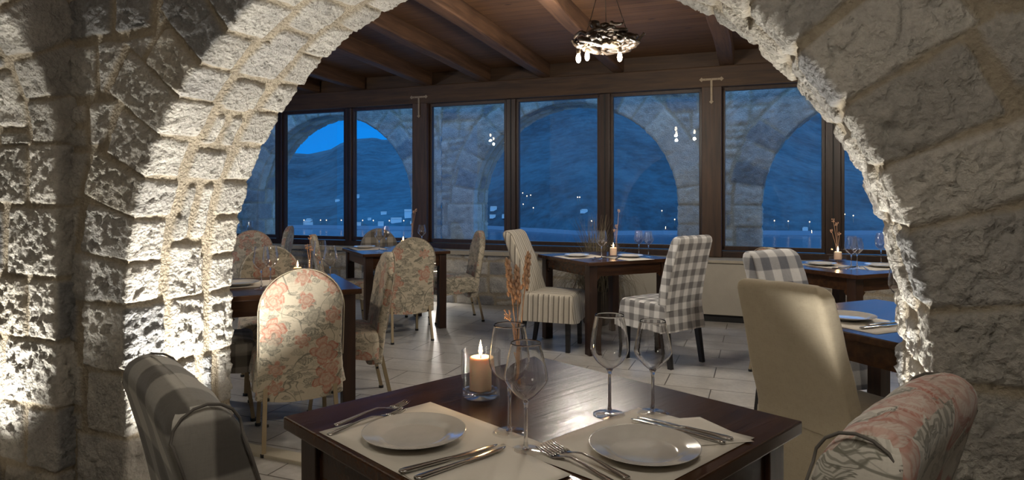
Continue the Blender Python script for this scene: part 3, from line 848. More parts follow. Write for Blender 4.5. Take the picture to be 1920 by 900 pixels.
def parsons(name, cloth_, label, cat='chair', h=0.98, bw=0.225, bt=0.042, sd=0.46, sw=0.235, skirt=0.26, lean=0.16, sag=0.0, seed=1, seat_cloth=None,
            curve=0.05, pipe=None, taper=0.02, legmat=None, flare=0.012, rcorner=0.03, group=None, sz=0.475, crown=0.0):
    r = thing(name, label, cat, group=group)
    yb = -sd/2
    def yc(z): s = max(0, z-sz); return yb+bt-0.005-lean*s-curve*(s/(h-sz))**2
    bm = bmesh.new(); rings = []
    zt = h-bt
    for k in range(23):
        z = sz-0.05+(zt-sz+0.05)*k/22; s = (z-sz)/(h-sz)
        rings.append((0, yc(z), z, bw-taper*max(0, s), bt*(1.0+0.1*math.sin(PI*min(1, max(0, s)))), 0.018))
    for k in range(1, 8):
        a = PI/2*k/7.4
        rings.append((0, yc(zt+bt*math.sin(a)), zt+bt*math.sin(a), bw-taper-rcorner*(1-math.cos(a)), bt*math.cos(a), 0.018*math.cos(a)+0.001))
    loft(bm, rings, nx=18)
    if crown:
        for v in bm.verts:
            if v.co.z > sz+0.2: v.co.z += crown*(1-(v.co.x/bw)**2)*(v.co.z-sz-0.2)/(h-sz-0.2)
    crumple(bm, 0.006, 4.5, seed, (1, 1, 0.6)); crumple(bm, 0.0022, 22, seed+5, (1, 1, 0.4))
    uv_wrap(bm, h, yc, bt)
    back = obj('back_cover', bm, cloth_, r, True)
    # seat and skirt
    bm = bmesh.new(); rings = []
    for k in range(11):
        f = k/10; z = skirt+(sz-0.03-skirt)*f
        rings.append((0, 0, z, sw+flare*(1-f), sd/2+flare*(1-f)*1.3, 0.02))
    for k in range(1, 6):
        a = PI/2*k/5; rings.append((0, 0, sz-0.03+0.03*math.sin(a), sw-0.03*(1-math.cos(a)), sd/2-0.03*(1-math.cos(a)), 0.03))
    for q in (0.75, 0.5, 0.25, 0.03): rings.append((0, 0, sz+0.010*(1-q*q), (sw-0.03)*q, (sd/2-0.03)*q, 0.03*q))
    loft(bm, rings, nx=18, ny=14)
    for v in bm.verts:
        f = max(0, (sz-0.05-v.co.z)/(sz-0.05-skirt))
        wv = math.sin((v.co.x+v.co.y)*38+seed)*0.006*f+0.010*f*mnoise.noise(Vector((v.co.x*9, v.co.y*9, seed)))
        d = Vector((v.co.x/sw, v.co.y/(sd/2), 0)); d = d.normalized() if d.length > 0 else d
        v.co += d*wv; v.co.z += -sag*f*abs(math.sin(v.co.x*9+seed))*0.5
    crumple(bm, 0.003, 9, seed+2)
    bm.normal_update(); L = bm.loops.layers.uv.new('UVMap')
    for f in bm.faces:
        n = f.normal
        for l in f.loops:
            c = l.vert.co
            if abs(n.z) > 0.7: l[L].uv = (c.x+0.5, 0.1-c.y)
            elif abs(n.x) > abs(n.y): l[L].uv = (c.y+0.35, 0.1+c.z)
            else: l[L].uv = (c.x+0.5, 0.1-sd/2+sz-c.z)
    obj('seat_cover', bm, seat_cloth or cloth_, r, True)
    if pipe:
        for sx in (-1, 1):
            pts = [(sx*(bw-taper*max(0, (z-sz)/(h-sz))+0.0015), yc(z)-bt*0.93, z) for z in [sz-0.02+(zt-sz+0.02)*k/14 for k in range(15)]]
            for k in range(0, 9):
                a = PI*k/8; pts.append((sx*(bw-taper-0.006), yc(zt)-bt*0.96*math.cos(a), zt+bt*0.93*math.sin(a)+crown*0.1))
            pts += [(sx*(bw-taper*max(0, (z-sz)/(h-sz))+0.0015), yc(z)+bt*0.93, z) for z in [sz-0.02+(zt-sz+0.02)*k/14 for k in range(15)][::-1]]
            tube('piping', pts, 0.0021, pipe, back, 6)
    lm = legmat or M_LEG
    for sx in (-1, 1):
        for fy, dy in ((sd/2-0.045, 0.0), (-sd/2+0.035, -0.055)):
            bm = bmesh.new(); top = max(skirt+0.1, 0.36)
            a = 0.021; b_ = 0.016
            vs = [bm.verts.new((sx*(sw-0.045)+p*a, fy+q*a, top)) for p, q in ((-1, -1), (1, -1), (1, 1), (-1, 1))]
            v2 = [bm.verts.new((sx*(sw-0.040)+p*b_, fy+dy+q*b_, 0.0)) for p, q in ((-1, -1), (1, -1), (1, 1), (-1, 1))]
            for k in range(4): bm.faces.new((v2[k], v2[(k+1) % 4], vs[(k+1) % 4], vs[k]))
            bm.faces.new(vs); bm.faces.new(v2[::-1])
            obj('leg', bm, lm, r)
    return r

def round_chair(cloth_, label, seed=1, group=None, W=0.205, h=0.915):
    """banquet chair: round-topped back, both cushions under one loose cover, splayed metal legs"""
    r = thing('round_back_chair', label, 'chair', group=group)
    bt = 0.028; lean = 0.17; hem = 0.245; zc = h-W; sz = 0.46
    def yc(z): return -0.215-lean*(z-0.42)
    bm = bmesh.new(); rings = []
    for k in range(24):
        z = hem+(zc-hem)*k/23; flr = 1.0+0.05*max(0, (0.5-z)/0.26)-0.015*math.sin(PI*(z-hem)/(zc-hem))
        rings.append((0, yc(z), z, W*flr, bt*(1.0+0.35*max(0, (0.45-z)/0.2)), 0.02))
    for k in range(1, 17):
        a = PI/2*k/16.6; rings.append((0, yc(zc+W*math.sin(a)), zc+W*math.sin(a), W*math.cos(a), bt*(1-0.25*(k/16)**3), min(0.02, W*math.cos(a)*0.6)))
    loft(bm, rings, nx=16)
    for v in bm.verts:      # hem hangs lower in the middle
        if v.co.z < 0.40: v.co.z += 0.02*(v.co.x/W)**2*(0.40-v.co.z)/0.155-0.01
    crumple(bm, 0.006, 6, seed, (1, 1, 0.7)); crumple(bm, 0.0022, 24, seed+5)
    uv_wrap(bm, h, yc, bt)
    for l_ in bm.loops.layers.uv:
        for f in bm.faces:
            for l in f.loops: l[l_].uv = (l[l_].uv[0]+seed*0.37, l[l_].uv[1]+seed*0.21)
    back = obj('back_cover', bm, cloth_, r, True)
    pts = []
    for z in [0.46+(zc-0.46)*k/8 for k in range(9)]: pts.append((-W-0.001, yc(z)-bt*0.9, z))
    for k in range(1, 20):
        a = PI*k/20; z = zc+W*math.sin(a); pts.append((-W*math.cos(a), yc(z)-bt*0.9, z))
    pts += [(W+0.001, p[1], p[2]) for p in pts[:9]][::-1]
    tube('piping', pts, 0.0028, F_PIPE, back, 6)
    bm = bmesh.new(); rings = []; sw = 0.215; sd = 0.42
    for k in range(9):
        f = k/8; z = 0.30+(sz-0.03-0.30)*f; rings.append((0, 0.0, z, sw+0.012*(1-f), sd/2+0.012*(1-f), 0.05))
    for k in range(1, 6):
        a = PI/2*k/5; rings.append((0, 0, sz-0.03+0.03*math.sin(a), sw-0.03*(1-math.cos(a)), sd/2-0.03*(1-math.cos(a)), 0.05))
    for q in (0.75, 0.5, 0.25, 0.03): rings.append((0, 0, sz+0.014*(1-q*q), (sw-0.03)*q, (sd/2-0.03)*q, 0.05*q))
    loft(bm, rings, nx=14, ny=12)
    for v in bm.verts:
        f = max(0, (0.40-v.co.z)/0.10)
        d = Vector((v.co.x, v.co.y, 0)).normalized() if v.co.length > 0.01 else Vector()
        v.co += d*(0.008*f*math.sin(v.co.x*34+v.co.y*41+seed)); v.co.z += 0.012*f*math.sin(v.co.y*11+v.co.x*7+seed)
    crumple(bm, 0.007, 8, seed+3)
    bm.normal_update(); L = bm.loops.layers.uv.new('UVMap')
    for f in bm.faces:
        n = f.normal
        for l in f.loops:
            c = l.vert.co
            l[L].uv = (c.x+seed*0.7, c.y) if abs(n.z) > 0.7 else ((c.y+0.35+seed*0.7, c.z+0.2) if abs(n.x) > abs(n.y) else (c.x+0.5+seed, c.z))
    obj('seat_cover', bm, cloth_, r, True)
    for sx in (-1, 1):
        for y0, y1 in ((0.15, 0.20), (-0.20, -0.285)):
            bm = bmesh.new(); n = Vector((sx*0.012, y1-y0, -0.40)).normalized()
            a0 = Vector((sx*0.165, y0, 0.40)); a1 = Vector((sx*0.180, y1, 0.012))
            add_tube(bm, [a0, a1], 0.0145, 4)
            lg = obj('leg', bm, M_GOLD, r)
            lathe('rubber_foot', [(0, 0), (0.016, 0), (0.016, 0.016), (0, 0.016)], M_BLACK, lg, 10, (a1.x, a1.y, 0.0))
            for zz in (0.14, 0.26):
                q = a0+(a1-a0)*(0.40-zz)/0.388; lathe('bumper', [(0, -0.006), (0.007, -0.006), (0.007, 0.006), (0, 0.006)], M_BLACK, lg, 8, (q.x-sx*0.014, q.y, q.z))
    return r
def face(dx, dy): return math.atan2(dy, dx)-PI/2
def put(o, x, y, dx, dy): o.location = (x, y, 0); o.rotation_euler = (0, 0, face(dx, dy)); return o

# --- near table and its two chairs
c = parsons('side_chair', F_PLAIDN, 'taupe plaid upholstered chair with piped edges before the lit left arch jamb', h=1.0, sw=0.19, bw=0.195, bt=0.046, lean=0.14,
            seed=3, pipe=F_PIPEG, crown=0.012, taper=0.01)
put(c, -0.28, 1.185, 0.78, 0.63)
c = parsons('side_chair', F_FLORALB, 'floral upholstered chair with large coral and grey flowers in front of the dark stone pier', h=1.0, sw=0.165, bw=0.20, bt=0.050, lean=0.14,
            seed=5, pipe=F_PIPEG, crown=0.012, taper=0.01)
put(c, 0.322, 1.09, -0.70, 0.715)
# --- middle table
c = parsons('side_chair', F_STRIPE, 'beige ticking striped high-back chair in a loose skirted cover', h=0.98, bw=0.21, sd=0.44, sw=0.222, skirt=0.25, seed=7, sag=0.03, lean=0.29, curve=0.04, flare=0.018)
put(c, 0.358, 5.565, 0.93, -0.36)
c = parsons('side_chair', F_GINGHAM, 'grey and white check high-back chair seen from behind by the window table', h=0.98, bw=0.215, sd=0.46, sw=0.225, skirt=0.265, seed=9, lean=0.13, curve=0.05)
put(c, 1.165, 5.13, -0.60, 0.80)
# --- right table in front
c = parsons('side_chair', F_LINEN, 'plain cream linen slipcovered chair standing inside the arch opening', h=0.965, bw=0.205, sd=0.47, sw=0.215, skirt=0.10, seed=11, lean=0.25, curve=0.03,
            seat_cloth=F_LINEN, rcorner=0.045, flare=0.015)
put(c, 1.275, 2.52, 0.89, 0.455)
c = parsons('side_chair', F_PLAIDB, 'slate and white plaid chair facing the camera behind the linen chair', h=0.965, bw=0.215, sd=0.46, sw=0.225, skirt=0.30, seed=13, lean=0.16, curve=0.05)
put(c, 1.64, 3.505, 0.47, -0.88)
# --- round-backed banquet chairs
GR = 'round-backed banquet chairs in floral covers'
ca = round_chair(F_FLORAL, 'round-back floral chair nearest the camera, back turned, at the table by the arch', 1, GR)
put(ca, -1.165, 3.53, -0.41, 0.91)
def rc(x, y, dx, dy, label, seed=None, cloth_=None, **k):
    if cloth_ is None and seed is None: o = dup(ca, (x, y, 0), face(dx, dy), label, GR)
    else: o = round_chair(cloth_ or F_FLORAL, label, seed or 1, GR if cloth_ is None else None, **k); put(o, x, y, dx, dy)
    return o
cb2 = rc(-1.07, 4.09, -0.93, -0.37, 'round-back floral chair seen side-on, crumpled cover, at the table by the arch', 2)
rc(-1.62, 4.44, 0.41, -0.91, 'round-back floral chair facing the camera behind the candle of the table by the arch', 3)
rc(-0.985, 5.97, -0.42, 0.91, 'round-back floral chair with its back to the camera at the corner window table', 4)
rc(-0.62, 6.76, -0.95, -0.30, 'round-back floral chair side-on against the low stone wall, facing the corner window table', 5)
rc(-1.60, 6.30, 0.93, 0.36, 'round-back floral chair seen edge-on on the far side of the corner window table', 6)
rc(-1.36, 7.02, 0.41, -0.91, 'round-back chair in a grey check cover behind the corner window table', 8, F_PLAIDD)
rc(-2.86, 7.27, -0.30, 0.95, 'round-back floral chair standing farthest back next to the lit stone jamb', 9)
rc(-3.02, 8.0, -1.0, -0.10, 'round-back floral chair edge-on in front of the farthest window post', 11)
rc(2.07, 4.72, 0.91, 0.41, 'round-back floral chair whose top shows over the slate plaid chair', 12)
c = rc(-1.725, 3.80, 0.91, 0.41, 'dark check chair half hidden by the stone pier at the table by the arch', 14, F_PLAIDD, h=0.90)

# ================================================================= TABLES
def table(label, cx, cy, ang, S=0.85, top=0.75, group=None, leg=0.072, th=0.030):
    r = thing('dining_table', label, 'table', (cx, cy, 0), ang, group)
    bm = bmesh.new(); add_box(bm, (0, 0, top-th/2), (S, S, th), bevel=0.004); obj('tabletop', bm, M_TABLE, r)
    i = S/2-0.03-leg/2
    bm = bmesh.new()
    for a in range(4):
        R_ = Matrix.Rotation(a*PI/2, 3, 'Z')
        add_box(bm, R_ @ Vector((0, i+leg*0.2, top-th-0.045)), (2*i-leg*0.9, 0.022, 0.088), R_)
        for s in (-1, 1):    # little curved brackets where apron meets leg
            add_box(bm, R_ @ Vector((s*(i-leg/2-0.012), i+leg*0.2, top-th-0.10)), (0.03, 0.02, 0.03), R_ @ Matrix.Rotation(PI/4, 3, 'Y'))
    obj('apron', bm, M_TABLE, r)
    for sx in (-1, 1):
        for sy in (-1, 1):
            bm = bmesh.new(); add_box(bm, (sx*i, sy*i, (top-th)/2), (leg, leg, top-th-0.001), bevel=0.003); obj('leg', bm, M_TABLEZ, r)
    return r
M_TABLEZ = mat('dark_leg_wood', rough=0.35, build=_wood((0.055, 0.024, 0.013), (0.02, 0.009, 0.006), 1.0, 2, 0.15))
A = math.radians
table('dark glossy wooden table in the foreground set for two', 0.066, 1.535, A(43.5), 0.86)
table('dark wooden table by the striped and grey check chairs under the middle windows', 0.80, 5.74, A(26), 0.85)
table('dark wooden table before the corner windows with four chairs around it', -1.165, 6.51, A(27), 0.85)
table('dark wooden table just beyond the left jamb of the arch, top shining blue', -1.385, 3.90, A(26), 0.80)
table('dark wooden table behind the cream linen chair, top shining blue', 1.64, 2.77, A(24.5), 0.85)
table('dark wooden table under the farthest windows at the right jamb, candle on it', 2.50, 4.90, A(24), 0.85)
table('dark wooden table farthest back, mostly hidden by the lit stone pier', -3.72, 7.88, A(-15), 0.8)

# ================================================================= GLASSWARE AND SETTINGS
def glass_profile(kind):
    if kind == 'tall':     # wide angular bowl
        H = 0.238; b = [(0.0035, 0.108), (0.012, 0.112), (0.028, 0.124), (0.040, 0.140), (0.0452, 0.156), (0.0450, 0.170), (0.0425, 0.190), (0.0395, 0.210), (0.0360, 0.228), (0.0345, 0.238)]
    else:
        H = 0.222; b = [(0.0035, 0.104), (0.011, 0.107), (0.024, 0.118), (0.038, 0.134), (0.0450, 0.147), (0.0448, 0.155), (0.0415, 0.172), (0.0370, 0.194), (0.0325, 0.213), (0.0310, 0.222)]
    return b
def make_glass(kind, label, fine=True):
    r = thing('wine_glass', label, 'glass')
    b = glass_profile(kind); seg = 40 if fine else 20
    pts = spline([(p[0], 0, p[1]) for p in b], 3 if fine else 1)
    out = [(max(0.001, p.x), p.z) for p in pts]; inn = [(max(0.0008, p.x-0.0010), p.z+(0.0012 if i == 0 else 0)) for i, p in enumerate(pts)]
    lathe('bowl', [(0, out[0][1])]+out+[(out[-1][0]-0.0005, out[-1][1]+0.0005)]+inn[::-1]+[(0, inn[0][1]+0.001)], M_GLASS if fine else M_BOWL, r, seg)
    z0 = b[0][1]
    lathe('stem', [(0.0, 0.0045), (0.0075, 0.0045), (0.0052, 0.010), (0.0040, 0.022), (0.0036, 0.05), (0.0036, 0.085), (0.0048, z0-0.006), (0.0085, z0+0.0005), (0.0, z0+0.0005)], M_GLASS, r, 16)
    lathe('foot', [(0, 0.0002), (0.0385, 0), (0.0395, 0.0012), (0.030, 0.0024), (0.015, 0.0038), (0.0075, 0.0050), (0, 0.0050)], M_BOWL, r, seg)
    return r
TZ = 0.7505
G0 = make_glass('tall', 'x'); G1 = make_glass('small', 'x')
GF0 = make_glass('tall', 'x', False); GF1 = make_glass('small', 'x', False)
_used = set()
def glass(kind, p, label, group=None):
    near = p.y < 2.0
    g = (G0 if near else GF0) if kind == 'tall' else (G1 if near else GF1); kind = (kind, near)
    if kind not in _used: _used.add(kind); g.location = p; g['label'] = label; o = g
    else: o = dup(g, p, rnd.random()*6, label)
    if group: o['group'] = group
    return o
def on(px, py, z=TZ): return at(px, py, z)
glass('tall', on(1143, 777), 'tall wine glass by the bright plate, the taller of that pair')
glass('small', on(1224, 775), 'smaller wine glass beside the tall one, behind the knives of the right placemat')
glass('tall', on(955, 811), 'tall wine glass nearest the lit candle on the foreground table')
glass('small', on(986, 846), 'smaller wine glass between the two white plates on the foreground table')
for k_, px, py, lb in (
    ('tall', 1128, 486, 'wine glass standing alone beside the candle on the middle window table'),
    ('small', 1198, 480, 'wine glass by the grey check chair, nearer the candle'),
    ('small', 1216, 482, 'wine glass by the grey check chair, farther from the candle'),
    ('small', 711, 471, 'outer wine glass of the pair in front of the check round-back chair'),
    ('small', 724, 465, 'inner wine glass of the pair in front of the check round-back chair'),
    ('small', 791, 461, 'wine glass at the edge of the corner window table before the thick window post'),
    ('tall', 490, 542, 'wine glass nearest the pier on the table at the arch'),
    ('tall', 507, 536, 'wine glass just before the candle on the table at the arch'),
    ('tall', 600, 520, 'wine glass in front of the dried stalks on the table at the arch'),
    ('small', 619, 531, 'wine glass at the blue shining edge of the table at the arch'),
    ('tall', 1688, 604, 'wine glass half hidden by the right jamb of the arch'),
    ('tall', 1596, 505, 'bigger wine glass next to the candle on the farthest right table'),
    ('small', 1607, 503, 'smaller wine glass next to the candle on the farthest right table'),
    ('tall', 1652, 494, 'wine glass standing by the farther plate on the farthest right table'),
    ('small', 451, 446, 'outer glass of the pair on the farthest table behind the stone pier'),
    ('small', 468, 449, 'inner glass of the pair on the farthest table behind the stone pier')):
    glass(k_, on(px, py), lb)

def plate_mesh():
    bm = bmesh.new()
    R_ = 0.112
    add_lathe(bm, [(0, 0.006), (0.064, 0.006), (0.070, 0.007), (0.076, 0.0105), (0.090, 0.0145), (R_-0.002, 0.0185), (R_, 0.0192), (R_, 0.0178), (0.090, 0.0115), (0.072, 0.003), (0.060, 0.0), (0, 0.0)], 64)
    return bm
def xo(o, r=None):
    return o
PL = obj('dinner_plate', plate_mesh(), M_PLATE, None, True)
MATZ = TZ+0.0012
_pl = [False]
def plate(p, label, s=1.0):
    if not _pl[0]: o = PL; _pl[0] = True
    else: o = PL.copy(); COL.objects.link(o)
    o.location = p; o.scale = (s, s, s); tag(o, label, 'plate', 'white dinner plates'); return o
def onm(px, py, dz=0.0012): return at(px, py, MATZ+dz)
plate(onm(777, 821), 'white dinner plate by the stacked forks on the foreground table', 0.99)
plate(onm(1208, 848), 'white dinner plate with bright lamp reflections on the foreground table', 1.0)
for px, py, lb in ((1082, 481, 'white plate beside the lone wine glass on the middle window table'), (1182, 482, 'white plate between the candle and the glass pair on the middle window table'),
                   (684, 465, 'white plate at the edge of the corner window table'), (449, 534, 'white plate on the table at the arch, cut by the pier'),
                   (1589, 598, 'white plate behind the cream linen chair'), (1540, 497, 'white plate nearest the plaid chair on the farthest right table'),
                   (1652, 500, 'white plate under the farther glass on the farthest right table')):
    plate(onm(px, py), lb)

def paper(name, T, a, b, w, l, label, cat, m=F_PAPER, z=TZ, curl=0.0, seed=0):
    """thin sheet: corner T, directions a (length w) and b (length l)"""
    bm = bmesh.new(); a = Vector((a[0], a[1], 0)).normalized(); b = Vector((b[0], b[1], 0)).normalized(); n = 10; g = []
    for i in range(n+1):
        row = []
        for j in range(n+1):
            u, v = i/n, j/n
            zz = 0.0004+curl*(max(0, u-0.6)**2+max(0, v-0.7)**2)*3*abs(math.sin(seed+u*3))
            row.append(bm.verts.new(a*(w*(u-0.5))+b*(l*(v-0.5))+Vector((0, 0, zz))))
        g.append(row)
    for i in range(n):
        for j in range(n): bm.faces.new((g[i][j], g[i+1][j], g[i+1][j+1], g[i][j+1]))
    bmesh.ops.recalc_face_normals(bm, faces=bm.faces[:])
    o = obj(name, bm, m, None, True)
    o.location = Vector((T[0], T[1], z))+a*w/2+b*l/2
    md = o.modifiers.new('thick', 'SOLIDIFY'); md.thickness = 0.0006; md.offset = 0
    return tag(o, label, cat)
t0 = on(807, 754)
paper('placemat', t0, (0.70, -0.715), (-0.72, -0.69), 0.42, 0.305, 'white paper placemat under the plate and forks nearest the candle', 'placemat')
t0 = on(1197, 765)
paper('placemat', t0, (0.72, -0.69), (-0.73, -0.68), 0.292, 0.41, 'white paper placemat under the bright plate on the foreground table', 'placemat', z=TZ+0.0008)
paper('napkin', at(945, 833, MATZ), (-0.30, -0.25), (0.25, -0.30), 0.24, 0.20, 'white paper napkin under the two knives near the candle', 'napkin', F_NAPKIN, MATZ+0.001, 0.004)
paper('napkin', at(1312, 783, MATZ), (0.10, -0.22), (-0.22, -0.04), 0.17, 0.17, 'white paper napkin sticking out from under the knives by the bright plate', 'napkin', F_NAPKIN, MATZ+0.001, 0.006)
def mats(px, py, ang, w, l, label):
    c = on(px, py); a = (math.cos(ang), math.sin(ang)); b = (-a[1], a[0])
    T = (c.x-a[0]*w/2-b[0]*l/2, c.y-a[1]*w/2-b[1]*l/2)
    return paper('placemat', T, a, b, w, l, label, 'placemat')
mats(1088, 481, A(26), 0.40, 0.28, 'white paper placemat beside the lone glass on the middle window table')
mats(1178, 484, A(26), 0.26, 0.38, 'white paper placemat before the glass pair on the middle window table')
mats(690, 466, A(27), 0.30, 0.38, 'white paper placemat on the corner window table')
mats(462, 533, A(26), 0.40, 0.30, 'white paper placemat on the table at the arch')
mats(1606, 604, A(24.5), 0.30, 0.40, 'cream paper placemat behind the linen chair')
mats(1552, 498, A(24), 0.28, 0.36, 'white paper placemat nearest the plaid chair on the farthest right table')
mats(1644, 502, A(24), 0.36, 0.26, 'white paper placemat under the farther plate of the farthest right table')

def fork_mesh(L=0.205):
    """handle along -x to tines at +x, origin mid"""
    bm = bmesh.new()
    st = [(-0.5, 0.0045, 0.0), (-0.49, 0.0075, 0.0), (-0.44, 0.0085, 0.001), (-0.30, 0.0062, 0.004), (-0.10, 0.0036, 0.010), (0.05, 0.0032, 0.012), (0.14, 0.0045, 0.009), (0.20, 0.0095, 0.005), (0.25, 0.0125, 0.0028), (0.285, 0.0128, 0.0022)]
    sec = []
    for x, hw, z in st:
        th = 0.0026 if x < 0.1 else 0.0016
        sec.append([bm.verts.new((x*L, y, z+dz)) for y, dz in ((-hw, 0.0), (-hw*0.7, th*0.8), (0, th), (hw*0.7, th*0.8), (hw, 0.0), (0, -0.0006))])
    for p, q in zip(sec[:-1], sec[1:]):
        for k in range(6): bm.faces.new((p[k], p[(k+1) % 6], q[(k+1) % 6], q[k]))
    bm.faces.new(sec[0][::-1]); bm.faces.new(sec[-1])
    for k in range(4):
        y = (k-1.5)*0.0070
        add_tube(bm, [(0.275*L, y*0.95, 0.0032), (0.36*L, y, 0.0040), (0.44*L, y, 0.0068), (0.50*L, y*0.93, 0.0105)], [0.0019, 0.0017, 0.0014, 0.0007], 6)
    return bm
def knife_mesh(L=0.225):
    bm = bmesh.new()
    st = [(-0.5, 0.004, 0.0015), (-0.49, 0.0078, 0.003), (-0.44, 0.0092, 0.0034), (-0.25, 0.0076, 0.0032), (-0.05, 0.0062, 0.003), (0.00, 0.0052, 0.0026), (0.03, 0.0088, 0.0012), (0.20, 0.0098, 0.0010), (0.36, 0.0092, 0.0009), (0.45, 0.0062, 0.0008), (0.495, 0.0015, 0.0006)]
    sec = []
    for x, hw, th in st:
        off = 0.0 if x < 0.02 else (0.0012+max(0, x-0.3)*0.03)
        sec.append([bm.verts.new((x*L, y+off, 0.0036+dz)) for y, dz in ((-hw, 0), (-hw*0.6, th), (hw*0.6, th), (hw, 0), (hw*0.6, -th), (-hw*0.6, -th))])
    for p, q in zip(sec[:-1], sec[1:]):
        for k in range(6): bm.faces.new((p[k], p[(k+1) % 6], q[(k+1) % 6], q[k]))
    bm.faces.new(sec[0][::-1]); bm.faces.new(sec[-1])
    return bm
FK = obj('fork', fork_mesh(), M_STEEL, None, True); KN = obj('knife', knife_mesh(), M_STEEL, None, True)
_first = {}
def cutlery(src, cat, a, b, label, dz=0.0, group=None, roll=0.0):
    """a: handle end, b: tip, both pixels on the table"""
    A_ = at(a[0], a[1], MATZ); B_ = at(b[0], b[1], MATZ)
    o = src if cat not in _first else src.copy()
    if cat in _first: COL.objects.link(o)
    _first[cat] = 1
    o.location = (A_+B_)/2+Vector((0, 0, 0.0012+dz)); d = B_-A_
    o.rotation_euler = (roll, 0, math.atan2(d.y, d.x)); tag(o, label, cat, group)
    return o
cutlery(FK, 'fork', (622, 814), (752, 776), 'lower fork of the pair resting on the placemat near the candle')
cutlery(FK, 'fork', (624, 804), (768, 762), 'upper fork of the pair resting on the placemat near the candle', 0.005)
cutlery(KN, 'knife', (757, 889), (930, 843), 'knife farther from the camera on the napkin near the candle', 0.002)
cutlery(KN, 'knife', (790, 900), (943, 848), 'knife nearer the camera on the napkin near the candle', 0.002)
cutlery(KN, 'knife', (1368, 828), (1202, 787), 'knife farther from the bright plate, one of the two beside it', 0.002)
cutlery(KN, 'knife', (1354, 834), (1190, 790), 'knife nearer the bright plate, one of the two beside it', 0.002)
cutlery(FK, 'fork', (1146, 905), (1018, 848), 'fork with tines nearest the small wine glass between the plates')
cutlery(FK, 'fork', (1166, 898), (1040, 847), 'fork nearer the bright plate, one of the two before the small wine glass', 0.005)
for src, cat, a_, b_, lb in ((KN, 'knife', (1618, 617), (1684, 610), 'knife behind the linen chair, the one nearer the table edge'), (KN, 'knife', (1628, 612), (1690, 604), 'knife behind the linen chair, the one nearer its plate'),
        (FK, 'fork', (1538, 592), (1560, 577), 'fork behind the linen chair beside the plate'),
        (FK, 'fork', (1630, 507), (1606, 500), 'fork beside the farther plate on the farthest right table'),
        (KN, 'knife', (1563, 504), (1592, 501), 'knife by the plate nearest the plaid chair on the farthest right table'),
        (KN, 'knife', (1150, 489), (1166, 479), 'knife beside the candle on the middle window table'),
        (KN, 'knife', (1108, 489), (1120, 481), 'knife beside the lone glass on the middle window table')):
    cutlery(src, cat, a_, b_, lb)

# candles in glass cylinders
def candle(p, label, s=1.0, square=False, hgt=0.12, wax=0.085, power=L_CANDLE):
    r = thing('candle_holder', label, 'candle holder', p); R_ = 0.050*s
    if square:
        bm = bmesh.new()
        add_box(bm, (0, 0, 0.008), (2*R_, 2*R_, 0.016), bevel=0.004)
        for a in range(4):
            Rm = Matrix.Rotation(a*PI/2, 3, 'Z'); add_box(bm, Rm @ Vector((R_-0.002, 0, hgt/2+0.008)), (0.004, 2*R_-0.004, hgt-0.016), Rm)
        obj('glass_cup', bm, M_CUP, r)
    else:
        lathe('glass_cup', [(0, 0.0), (R_-0.004, 0.0), (R_, 0.005), (R_, hgt-0.001), (R_-0.0015, hgt), (R_-0.003, hgt-0.001), (R_-0.003, 0.020), (R_-0.012, 0.016), (0, 0.015)], M_CUP, r, 48)
        lathe('glass_base', [(0, 0.0005), (R_-0.005, 0.0005), (R_-0.0035, 0.006), (R_-0.0040, 0.017), (R_-0.013, 0.0145), (0, 0.0140)], M_BOWL, r, 48)
    w = r2 = 0.0285*s
    c = thing('pillar_candle', 'lit candle in the '+label.replace('candle holder', 'holder'), 'candle', p+Vector((0, 0, 0.017)))
    lathe('wax', [(0, 0), (w, 0), (w*1.01, 0.003), (w, wax-0.006), (w*0.96, wax-0.001), (w*0.80, wax+0.001), (w*0.4, wax-0.003), (0, wax-0.005)], M_WAX, c, 32)
    tube('wick', [(0, 0, wax-0.006), (0.0006, 0, wax+0.004), (0.002, 0, wax+0.010)], 0.0009, M_WICK, c, 6)
    k = 0.85
    fl_ = lathe('flame', [(0, wax+0.004), (0.0035*k, wax+0.007), (0.0062*k, wax+0.014), (0.0052*k, wax+0.023), (0.0028*k, wax+0.032), (0.0009*k, wax+0.040), (0, wax+0.044)], M_FLAME, c, 12)
    point_light('flame_light', (0, 0, wax+0.030), power, (1.0, 0.62, 0.30), 0.006, c)
    return r
candle(on(901, 742), 'round glass candle holder on the foreground table')
candle(on(1150, 482), 'square glass candle holder on the middle window table', 1.0, True, 0.10, 0.065)
candle(on(756, 466), 'round glass candle holder on the corner window table behind the floral chair', 0.9, False, 0.08, 0.06)
candle(on(558, 523), 'low glass candle holder on the table at the arch', 0.9, False, 0.085, 0.055)
candle(on(1571, 490), 'square glass candle holder on the farthest right table', 1.0, True, 0.10, 0.06)

